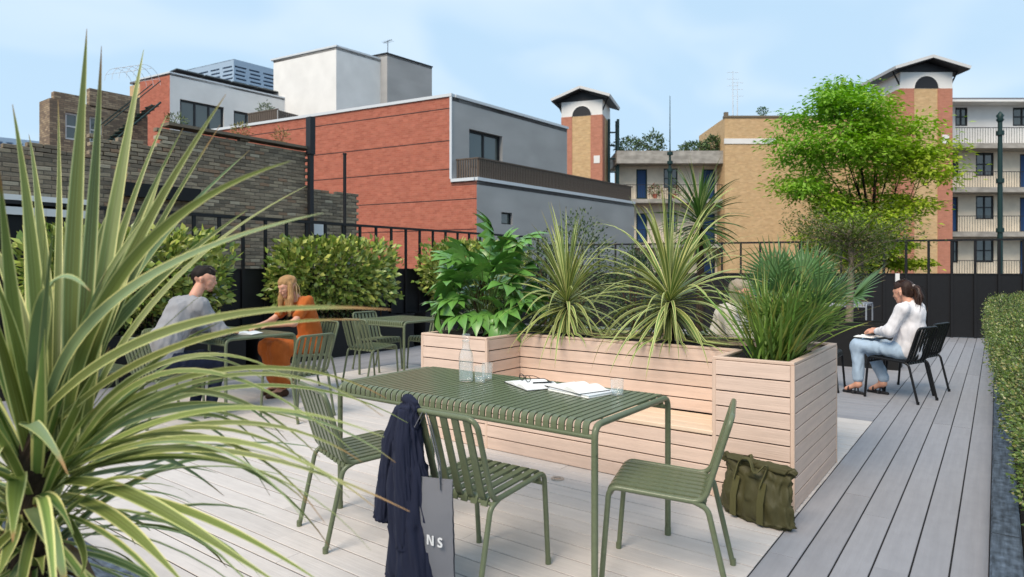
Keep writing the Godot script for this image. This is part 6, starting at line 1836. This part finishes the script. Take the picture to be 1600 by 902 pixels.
func head_into(b: MB, c: Vector3, f: Vector3, u: Vector3, neck: Vector3) -> void:
	var r := f.cross(u).normalized()
	blob(b, [[c + f * 0.018 + u * 0.032, c - f * 0.038 + u * 0.034, 0.072, 0.076], [c + f * 0.035 + u * 0.01, c + f * 0.042 - u * 0.055, 0.058, 0.042], [c + f * 0.058 - u * 0.088, c + f * 0.062 - u * 0.09, 0.026, 0.024], [c + f * 0.088 + u * 0.012, c + f * 0.108 - u * 0.026, 0.008, 0.012], [c + r * 0.074 - f * 0.012 + u * 0.006, c + r * 0.076 - f * 0.012 - u * 0.022, 0.015, 0.010], [c - r * 0.074 - f * 0.012 + u * 0.006, c - r * 0.076 - f * 0.012 - u * 0.022, 0.015, 0.010], [c + f * 0.082 + r * 0.03 + u * 0.026, c + f * 0.082 - r * 0.03 + u * 0.026, 0.012, 0.012], [c + f * 0.088 - u * 0.052 + r * 0.012, c + f * 0.088 - u * 0.052 - r * 0.012, 0.011, 0.011], [c + f * 0.062 + r * 0.032 - u * 0.02, c + f * 0.06 + r * 0.034 - u * 0.03, 0.024, 0.02], [c + f * 0.062 - r * 0.032 - u * 0.02, c + f * 0.06 - r * 0.034 - u * 0.03, 0.024, 0.02], [c - u * 0.05 - f * 0.025, neck, 0.05, 0.056]], 0.005, 0.022)
func hand_into(b: MB, w: Vector3, d: Vector3, pn: Vector3, side: float, curl := 0.7) -> void:
	# palm normal pn, thumb on the side given
	var ac := d.cross(pn).normalized()
	var pr := [[w - d * 0.02, w + d * 0.02, 0.024, 0.024], [w + d * 0.02 + ac * 0.012, w + d * 0.078 + ac * 0.026, 0.018, 0.014], [w + d * 0.02 - ac * 0.012, w + d * 0.078 - ac * 0.026, 0.018, 0.014], [w + d * 0.03, w + d * 0.08, 0.018, 0.015]]
	for i in 4:
		var o := (i - 1.5) * 0.0205
		var L: float = [0.038, 0.046, 0.043, 0.033][i if side > 0 else 3 - i]
		var k0 := w + d * (0.084 - absf(o) * 0.2) + ac * o
		var k1 := k0 + (d + pn * curl * 0.45).normalized() * L
		var k2 := k1 + (d + pn * curl * 1.5).normalized() * L * 0.6
		var k3 := k2 + (d + pn * curl * 3.0).normalized() * L * 0.5
		pr.append([k0, k1, 0.0095, 0.0088]); pr.append([k1, k2, 0.0088, 0.008]); pr.append([k2, k3, 0.008, 0.007])
	var t0 := w + d * 0.022 + ac * side * 0.02
	var t1 := t0 + (d * 0.7 + ac * side * 0.75 + pn * 0.25).normalized() * 0.042
	var t2 := t1 + (d + ac * side * 0.15 + pn * 0.4).normalized() * 0.032
	pr.append([t0, t1, 0.015, 0.0105]); pr.append([t1, t2, 0.0105, 0.008])
	blob(b, pr, 0.0045, 0.008)
func eyes_mouth(t: Node3D, c: Vector3, f: Vector3, u: Vector3, brow: Color, smile := 0.0) -> void:
	var r := f.cross(u).normalized()
	var eb := MB.new()
	eb.lathe([Vector2(0, -0.0085), Vector2(0.006, -0.006), Vector2(0.0085, 0), Vector2(0.006, 0.006), Vector2(0, 0.0085)], 10)
	var em := eb.mesh()
	for s in [-1.0, 1.0]:
		var e := put(t, "eye", em, M.eye_white, c + f * 0.0835 + r * 0.031 * s + u * 0.008)
		put(e, "iris", em, M.ink, f * 0.0045 , Basis.from_scale(Vector3(0.55, 0.55, 0.55)))
		part_tube(t, "eyebrow", [c + f * 0.091 + r * 0.014 * s + u * 0.028, c + f * 0.091 + r * 0.032 * s + u * 0.033, c + f * 0.078 + r * 0.048 * s + u * 0.027], 0.0036, mat(brow, 0.9), 5)
	part_tube(t, "lips", [c + f * 0.088 - u * (0.053 - smile * 0.006) + r * 0.024, c + f * 0.099 - u * 0.055, c + f * 0.088 - u * (0.053 - smile * 0.006) - r * 0.024], [0.003, 0.006, 0.003], M.lips, 6)
func shoe(t: Node3D, called: String, ankle: Vector3, f: Vector3, m: Material) -> void:
	var b := MB.new()
	var fl := Vector3(ankle.x, 0.035, ankle.z)
	blob(b, [[ankle + Vector3(0, -0.01, 0), fl - f * 0.035 + Vector3(0, 0.01, 0), 0.042, 0.036], [fl - f * 0.04, fl + f * 0.10, 0.034, 0.034], [fl + f * 0.08, fl + f * 0.17 - Vector3(0, 0.006, 0), 0.036, 0.027]], 0.009, 0.02)
	put(t, called, b.mesh(), m)
func limb_pair(j: Dictionary, a: String, c: String, ra: float, rc: float) -> Array:
	return [[j[a + "_l"], j[c + "_l"], ra, rc], [j[a + "_r"], j[c + "_r"], ra, rc]]
# body in skin under the clothes, one mesh: trunk, limbs, head and hands
func body(t: Node3D, j: Dictionary, hand_dirs: Array) -> void:
	var b := MB.new()
	var pr := [[j.hip, j.waist, 0.125, 0.11], [j.waist, j.chest, 0.11, 0.12], [j.chest, j.neck - Vector3(0, 0.05, 0), 0.115, 0.06], [j.sh_l, j.sh_r, 0.05, 0.05], [j.neck - Vector3(0, 0.05, 0), j.neck, 0.055, 0.05]]
	pr += limb_pair(j, "sh", "el", 0.042, 0.035) + limb_pair(j, "el", "wr", 0.036, 0.025) + limb_pair(j, "th", "kn", 0.072, 0.05) + limb_pair(j, "kn", "an", 0.05, 0.034)
	for s in ["_l", "_r"]:
		var an: Vector3 = j["an" + s]
		pr.append([an, Vector3(an.x, 0.04, an.z) + j.foot * 0.14, 0.034, 0.024])
	blob(b, pr, 0.015, 0.035)
	head_into(b, j.head, j.face, j.crown, j.neck)
	for k in 2:
		var h: Array = hand_dirs[k]
		hand_into(b, j["wr_l"] if k == 0 else j["wr_r"], h[0].normalized(), h[1].normalized(), h[2], h[3])
	put(t, "body", b.mesh(), M.skin)
func garment(t: Node3D, called: String, pr: Array, m: Material, fold := 0.012, cell := 0.0125, k := 0.045) -> void:
	var b := MB.new()
	blob(b, pr, cell, k, fold, called.length() * 13)
	put(t, called, b.mesh(), m)
# thin locks of hair laid over a scalp or a tail, joined into one part
func locks(t: Node3D, paths: Array, n: int, spread: float, w: float, cols: Array) -> void:
	var b := MB.new()
	for k in n:
		var p: Array = paths[k % paths.size()]
		var o := Vector3(rng.randfn(), rng.randfn() * 0.5, rng.randfn()) * spread
		var pts := []
		for i in 9:
			var u := i / 8.0
			var f := u * (p.size() - 1)
			var i0 := mini(int(f), p.size() - 2)
			var q: Vector3 = p[i0].lerp(p[i0 + 1], f - i0)
			pts.append(q + o * (0.55 + 0.6 * u) + Vector3(sin(u * 7.0 + k), 0, cos(u * 6.0 + k * 1.7)) * spread * 0.18)
		var c: Color = cols[rng.randi() % cols.size()]
		blade_into(b, pts, w * rb(0.6, 1.2), [[-1.0, 1.0, c]], o.normalized() + Vector3(0.01, 0, 0), rb(-0.5, 0.5))
	stuff(put(t, "locks", b.mesh(), M.hair_lock))
func build_people() -> void:
	# ---- man at the table
	var t := thing("person", "person in grey sweater and navy jeans leaning over a table", "person", Vector3(-6.20, 0, -2.99), 0.06)
	var j := {hip = Vector3(0, 0.56, 0.05), waist = Vector3(0, 0.76, 0.02), chest = Vector3(0, 0.99, -0.13), neck = Vector3(0, 1.16, -0.25), head = Vector3(0, 1.315, -0.345), face = Vector3(0.70, -0.12, -0.70).normalized(), crown = Vector3.UP,
		sh_l = Vector3(-0.185, 1.07, -0.19), sh_r = Vector3(0.185, 1.07, -0.19), el_l = Vector3(-0.24, 0.83, -0.36), el_r = Vector3(0.24, 0.83, -0.36), wr_l = Vector3(-0.08, 0.79, -0.56), wr_r = Vector3(0.07, 0.79, -0.56),
		th_l = Vector3(-0.10, 0.54, 0.0), th_r = Vector3(0.10, 0.54, 0.0), kn_l = Vector3(-0.15, 0.53, -0.42), kn_r = Vector3(0.15, 0.53, -0.42), an_l = Vector3(-0.15, 0.09, -0.34), an_r = Vector3(0.16, 0.09, -0.30), foot = Vector3(0, 0, -1)}
	j.crown = (Vector3.UP - j.face * j.face.y).normalized()
	body(t, j, [[Vector3(0.5, -0.05, -1), Vector3.DOWN, 1.0, 0.5], [Vector3(-0.5, -0.05, -1), Vector3.DOWN, -1.0, 0.5]])
	var grey := fabric(Color(0.60, 0.60, 0.615), 0.95, 0.7)
	garment(t, "sweater", [[j.hip + Vector3(0, 0.04, 0), j.waist, 0.145, 0.14], [j.waist, j.chest, 0.142, 0.15], [j.chest, j.neck - Vector3(0, 0.07, -0.02), 0.14, 0.085], [j.sh_l, j.sh_r, 0.075, 0.075]] + limb_pair(j, "sh", "el", 0.072, 0.056) + [[j.el_l, j.wr_l.lerp(j.el_l, 0.08), 0.055, 0.04], [j.el_r, j.wr_r.lerp(j.el_r, 0.08), 0.055, 0.04]], grey, 0.016)
	garment(t, "jeans", [[j.hip + Vector3(0, -0.02, 0), j.hip + Vector3(0, 0.03, 0), 0.145, 0.14]] + limb_pair(j, "th", "kn", 0.098, 0.075) + limb_pair(j, "kn", "an", 0.072, 0.05), fabric(Color(0.10, 0.13, 0.22), 0.9, 0.6))
	for s in ["_l", "_r"]: shoe(t, "shoe", j["an" + s], j.foot, mat(Color(0.80, 0.79, 0.77), 0.6))
	var hm := mat(Color(0.12, 0.085, 0.065), 0.7, M.hair_t, Vector2(30, 6), M.weave_n, 1.0, true)
	var hc: Vector3 = j.head
	garment(t, "hair", [[hc + j.crown * 0.050 - j.face * 0.045, hc + j.crown * 0.062 + j.face * 0.022, 0.080, 0.070], [hc - j.face * 0.06 + j.crown * 0.02, hc - j.face * 0.062 - j.crown * 0.04, 0.058, 0.04], [hc + j.crown * 0.085 + j.face * 0.052, hc + j.crown * 0.09 + j.face * 0.035, 0.032, 0.04]], hm, 0.012, 0.006, 0.02)
	locks(t, [[hc - j.face * 0.03 + j.crown * 0.125, hc + j.face * 0.05 + j.crown * 0.12, hc + j.face * 0.085 + j.crown * 0.085], [hc - j.face * 0.03 + j.crown * 0.12, hc - j.face * 0.11 + j.crown * 0.05, hc - j.face * 0.10 - j.crown * 0.03]], 70, 0.024, 0.003, [Color(0.014, 0.009, 0.007), Color(0.025, 0.016, 0.011)])
	eyes_mouth(t, hc, j.face, j.crown, Color(0.12, 0.085, 0.065))
	garment(t, "beard_shadow", [[hc + j.face * 0.046 - j.crown * 0.072, hc + j.face * 0.064 - j.crown * 0.09, 0.037, 0.0255]], mat(Color(0.58, 0.42, 0.35), 0.8), 0.0, 0.005, 0.01)
	# ---- woman in orange
	t = thing("person", "person with long fair hair in an orange dress at the table", "person", Vector3(-6.42, 0, -4.66), PI - 0.10)
	j = {hip = Vector3(0, 0.56, 0.05), waist = Vector3(0, 0.75, 0.03), chest = Vector3(0, 0.96, -0.05), neck = Vector3(0, 1.09, -0.15), head = Vector3(0.015, 1.215, -0.235), face = Vector3(-0.12, -0.30, -0.94).normalized(), crown = Vector3.UP,
		sh_l = Vector3(-0.16, 1.04, -0.09), sh_r = Vector3(0.16, 1.04, -0.09), el_l = Vector3(-0.24, 0.82, -0.30), el_r = Vector3(0.22, 0.82, -0.32), wr_l = Vector3(-0.02, 0.79, -0.47), wr_r = Vector3(0.02, 0.80, -0.56),
		th_l = Vector3(-0.10, 0.53, 0.0), th_r = Vector3(0.10, 0.53, 0.0), kn_l = Vector3(-0.13, 0.54, -0.42), kn_r = Vector3(0.13, 0.54, -0.42), an_l = Vector3(-0.10, 0.09, -0.36), an_r = Vector3(0.12, 0.09, -0.30), foot = Vector3(0, 0, -1)}
	j.crown = (Vector3.UP - j.face * j.face.y).normalized()
	body(t, j, [[Vector3(0.6, -0.05, -1), Vector3.DOWN, 1.0, 0.5], [Vector3(-0.5, -0.05, -1), Vector3.DOWN, -1.0, 0.5]])
	var orange := fabric(Color(0.71, 0.375, 0.15), 0.9, 0.5)
	garment(t, "dress", [[j.hip + Vector3(0, -0.01, 0), j.waist, 0.15, 0.125], [j.waist, j.chest, 0.122, 0.13], [j.chest, j.neck - Vector3(0, 0.10, 0), 0.125, 0.085], [j.sh_l, j.sh_r, 0.065, 0.065], [j.sh_l, j.sh_l.lerp(j.el_l, 0.6), 0.064, 0.062], [j.sh_r, j.sh_r.lerp(j.el_r, 0.6), 0.064, 0.062]] + limb_pair(j, "th", "kn", 0.105, 0.092) + [[j.kn_l, j.an_l + Vector3(-0.02, 0.10, 0), 0.09, 0.105], [j.kn_r, j.an_r + Vector3(0.02, 0.10, 0), 0.09, 0.105], [(j.kn_l + j.kn_r) / 2, (j.an_l + j.an_r) / 2 + Vector3(0, 0.12, 0), 0.07, 0.10]], orange, 0.016)
	for s in ["_l", "_r"]: shoe(t, "shoe", j["an" + s], j.foot, mat(Color(0.30, 0.20, 0.14), 0.6))
	var fair := mat(Color(0.78, 0.60, 0.40), 0.6, M.hair_t, Vector2(30, 5), M.weave_n, 1.0, true)
	hc = j.head
	var hr: Vector3 = j.face.cross(j.crown).normalized()
	garment(t, "hair", [[hc + j.crown * 0.048 - j.face * 0.04, hc + j.crown * 0.058 + j.face * 0.024, 0.082, 0.070], [hc - j.face * 0.05, hc - j.face * 0.03 - Vector3(0, 0.20, 0), 0.066, 0.055], [hc + hr * 0.066 + j.crown * 0.03, hc + hr * 0.085 + j.face * 0.02 - Vector3(0, 0.13, 0), 0.034, 0.034], [hc + hr * 0.085 + j.face * 0.02 - Vector3(0, 0.13, 0), hc + hr * 0.09 + j.face * 0.03 - Vector3(0, 0.27, 0), 0.034, 0.018], [hc - hr * 0.066 + j.crown * 0.03, hc - hr * 0.085 + j.face * 0.02 - Vector3(0, 0.13, 0), 0.034, 0.034], [hc - hr * 0.085 + j.face * 0.02 - Vector3(0, 0.13, 0), hc - hr * 0.09 + j.face * 0.03 - Vector3(0, 0.28, 0), 0.034, 0.018]], fair, 0.012, 0.007, 0.02)
	var fc := [Color(0.55, 0.34, 0.14), Color(0.42, 0.24, 0.09), Color(0.68, 0.46, 0.22)]
	for sg in [-1.0, 1.0]:
		locks(t, [[hc + j.crown * 0.12 - j.face * 0.01, hc + hr * 0.068 * sg + j.crown * 0.055, hc + hr * 0.088 * sg + j.face * 0.02 - Vector3(0, 0.12, 0), hc + hr * 0.092 * sg + j.face * 0.035 - Vector3(0, 0.31, 0)], [hc + j.crown * 0.12 - j.face * 0.03, hc - j.face * 0.08 + hr * 0.05 * sg, hc - j.face * 0.075 + hr * 0.06 * sg - Vector3(0, 0.16, 0), hc - j.face * 0.06 + hr * 0.06 * sg - Vector3(0, 0.29, 0)]], 70, 0.018, 0.003, fc)
	eyes_mouth(t, hc, j.face, j.crown, Color(0.45, 0.32, 0.2), 1.0)
	var bk := sheet("booklet", "open book on the table between the man and woman in orange", Vector3(-6.2, 0.752, -3.74), 0.5, 0.15, 0.22, 0.018, 0.006)
	# ---- woman in white shirt
	t = thing("person", "person in loose white shirt and pale jeans writing, ponytail, seen from side", "person", Vector3(-0.86, 0, -8.28), PI / 2 - 0.34)
	j = {hip = Vector3(0, 0.545, 0.07), waist = Vector3(0, 0.74, 0.12), chest = Vector3(0, 0.94, 0.13), neck = Vector3(0, 1.06, 0.10), head = Vector3(0, 1.155, 0.045), face = Vector3(0.12, -0.12, -0.98).normalized(), crown = Vector3.UP,
		sh_l = Vector3(-0.16, 0.985, 0.115), sh_r = Vector3(0.16, 0.985, 0.115), el_l = Vector3(-0.215, 0.745, 0.0), el_r = Vector3(0.215, 0.745, 0.0), wr_l = Vector3(-0.07, 0.72, -0.21), wr_r = Vector3(0.06, 0.73, -0.23),
		th_l = Vector3(-0.09, 0.525, 0.02), th_r = Vector3(0.09, 0.525, 0.02), kn_l = Vector3(-0.11, 0.55, -0.40), kn_r = Vector3(0.12, 0.56, -0.41), an_l = Vector3(-0.13, 0.11, -0.38), an_r = Vector3(0.10, 0.12, -0.22), foot = Vector3(0, 0, -1)}
	j.crown = (Vector3.UP - j.face * j.face.y).normalized()
	body(t, j, [[Vector3(0.35, 0.0, -1), Vector3(0.3, -1, -0.2), 1.0, 0.8], [Vector3(-0.4, 0.05, -1), Vector3(-0.3, -1, -0.2), -1.0, 1.0]])
	garment(t, "shirt", [[j.hip + Vector3(0, 0.0, 0.02), j.waist, 0.14, 0.13], [j.hip + Vector3(0.05, -0.02, -0.1), j.waist, 0.10, 0.12], [j.waist, j.chest, 0.13, 0.13], [j.chest, j.neck - Vector3(0, 0.05, 0), 0.12, 0.062], [j.sh_l, j.sh_r, 0.06, 0.06]] + limb_pair(j, "sh", "el", 0.064, 0.06) + [[j.el_l, j.wr_l.lerp(j.el_l, 0.2), 0.058, 0.045], [j.el_r, j.wr_r.lerp(j.el_r, 0.2), 0.058, 0.045]], fabric(Color(0.90, 0.89, 0.905), 0.9, 0.4), 0.013)
	garment(t, "jeans", [[j.hip + Vector3(0, -0.02, 0), j.hip + Vector3(0, 0.03, 0), 0.135, 0.13]] + limb_pair(j, "th", "kn", 0.08, 0.066) + [[j.kn_l, j.an_l + Vector3(0, 0.07, 0), 0.07, 0.058], [j.kn_r, j.an_r + Vector3(0, 0.07, 0), 0.07, 0.058]], fabric(Color(0.66, 0.74, 0.82), 0.9, 0.5), 0.012)
	for s in ["_l", "_r"]:
		var an: Vector3 = j["an" + s]
		var sd := MB.new()
		blob(sd, [[Vector3(an.x, 0.012, an.z + 0.045), Vector3(an.x, 0.012, an.z - 0.16), 0.02, 0.022], [Vector3(an.x - 0.02, 0.012, an.z - 0.05), Vector3(an.x + 0.02, 0.012, an.z - 0.05), 0.022, 0.022]], 0.008, 0.01)
		var so := put(t, "sandal", sd.mesh(), M.ink)
		for zz in [-0.10, -0.02]:
			part_tube(so, "strap", bend([Vector3(an.x - 0.036, 0.02, an.z + zz), Vector3(an.x - 0.03, 0.075, an.z + zz), Vector3(an.x + 0.03, 0.075, an.z + zz), Vector3(an.x + 0.036, 0.02, an.z + zz)], 0.03, 4), 0.008, M.ink, 6)
	var brown := mat(Color(0.22, 0.135, 0.10), 0.6, M.hair_t, Vector2(30, 5), M.weave_n, 1.0, true)
	hc = j.head
	garment(t, "hair", [[hc + j.crown * 0.046 - j.face * 0.045, hc + j.crown * 0.055 + j.face * 0.02, 0.084, 0.070], [hc - j.face * 0.06 + j.crown * 0.01, hc - j.face * 0.075 + j.crown * 0.02, 0.066, 0.05], [hc - j.face * 0.11 + j.crown * 0.06, hc - j.face * 0.15 + j.crown * 0.03, 0.02, 0.03], [hc - j.face * 0.15 + j.crown * 0.03, hc - j.face * 0.17 - Vector3(0, 0.06, 0), 0.034, 0.042], [hc - j.face * 0.17 - Vector3(0, 0.06, 0), hc - j.face * 0.155 - Vector3(0, 0.19, 0), 0.042, 0.018]], brown, 0.014, 0.007, 0.02)
	locks(t, [[hc - j.face * 0.11 + j.crown * 0.06, hc - j.face * 0.155 + j.crown * 0.03, hc - j.face * 0.175 - Vector3(0, 0.06, 0), hc - j.face * 0.15 - Vector3(0, 0.23, 0)], [hc + j.face * 0.065 + j.crown * 0.10, hc + j.crown * 0.135, hc - j.face * 0.06 + j.crown * 0.11, hc - j.face * 0.11 + j.crown * 0.05]], 110, 0.026, 0.0028, [Color(0.045, 0.02, 0.012), Color(0.07, 0.03, 0.018), Color(0.03, 0.014, 0.009)])
	part_tube(t, "hair_tie", [hc - j.face * 0.112 + j.crown * 0.06, hc - j.face * 0.124 + j.crown * 0.054], 0.027, mat(Color(0.75, 0.7, 0.68), 0.6), 10)
	eyes_mouth(t, hc, j.face, j.crown, Color(0.2, 0.13, 0.1))
	var lap := Vector3(-0.86, 0, -8.28) + yaw(PI / 2 - 0.34) * Vector3(0.0, 0.645, -0.33)
	sheet("notebook", "open white notebook on the lap of the person in white shirt", lap, PI / 2 - 0.34, 0.13, 0.2, 0.012, 0.006)
	# ---- person behind the plants
	t = thing("person", "person in cream jacket with pale hair half hidden by planter plants", "person", Vector3(-2.03, 0, -6.2), -PI / 2 + 0.1)
	j = {hip = Vector3(0, 0.55, 0.05), waist = Vector3(0, 0.74, 0.06), chest = Vector3(0, 0.95, 0.0), neck = Vector3(0, 1.09, -0.05), head = Vector3(0, 1.19, -0.11), face = Vector3(-0.1, -0.1, -0.98).normalized(), crown = Vector3.UP,
		sh_l = Vector3(-0.17, 1.0, -0.02), sh_r = Vector3(0.17, 1.0, -0.02), el_l = Vector3(-0.24, 0.78, -0.12), el_r = Vector3(0.24, 0.78, -0.12), wr_l = Vector3(-0.10, 0.70, -0.33), wr_r = Vector3(0.10, 0.70, -0.33),
		th_l = Vector3(-0.10, 0.53, 0.0), th_r = Vector3(0.10, 0.53, 0.0), kn_l = Vector3(-0.13, 0.53, -0.42), kn_r = Vector3(0.13, 0.53, -0.42), an_l = Vector3(-0.13, 0.09, -0.40), an_r = Vector3(0.13, 0.09, -0.36), foot = Vector3(0, 0, -1)}
	j.crown = (Vector3.UP - j.face * j.face.y).normalized()
	body(t, j, [[Vector3(0.3, -0.2, -1), Vector3.DOWN, 1.0, 0.5], [Vector3(-0.3, -0.2, -1), Vector3.DOWN, -1.0, 0.5]])
	garment(t, "jacket", [[j.hip + Vector3(0, 0.0, 0.02), j.waist, 0.15, 0.145], [j.waist, j.chest, 0.145, 0.15], [j.chest, j.neck - Vector3(0, 0.04, 0), 0.135, 0.08], [j.sh_l, j.sh_r, 0.075, 0.075]] + limb_pair(j, "sh", "el", 0.075, 0.066) + limb_pair(j, "el", "wr", 0.064, 0.045), fabric(Color(0.80, 0.77, 0.71), 0.92, 0.5), 0.018)
	garment(t, "trousers", [[j.hip + Vector3(0, -0.02, 0), j.hip + Vector3(0, 0.03, 0), 0.14, 0.135]] + limb_pair(j, "th", "kn", 0.095, 0.075) + limb_pair(j, "kn", "an", 0.072, 0.055), fabric(Color(0.25, 0.26, 0.29), 0.9, 0.5))
	for s in ["_l", "_r"]: shoe(t, "shoe", j["an" + s], j.foot, M.ink)
	hc = j.head
	garment(t, "hair", [[hc + j.crown * 0.048 - j.face * 0.04, hc + j.crown * 0.058 + j.face * 0.02, 0.082, 0.068], [hc - j.face * 0.055, hc - j.face * 0.06 - Vector3(0, 0.12, 0), 0.066, 0.05]], mat(Color(0.70, 0.64, 0.56), 0.7, M.hair_t, Vector2(30, 5), M.weave_n, 1.0, true), 0.012, 0.007, 0.02)
	eyes_mouth(t, hc, j.face, j.crown, Color(0.5, 0.42, 0.35))
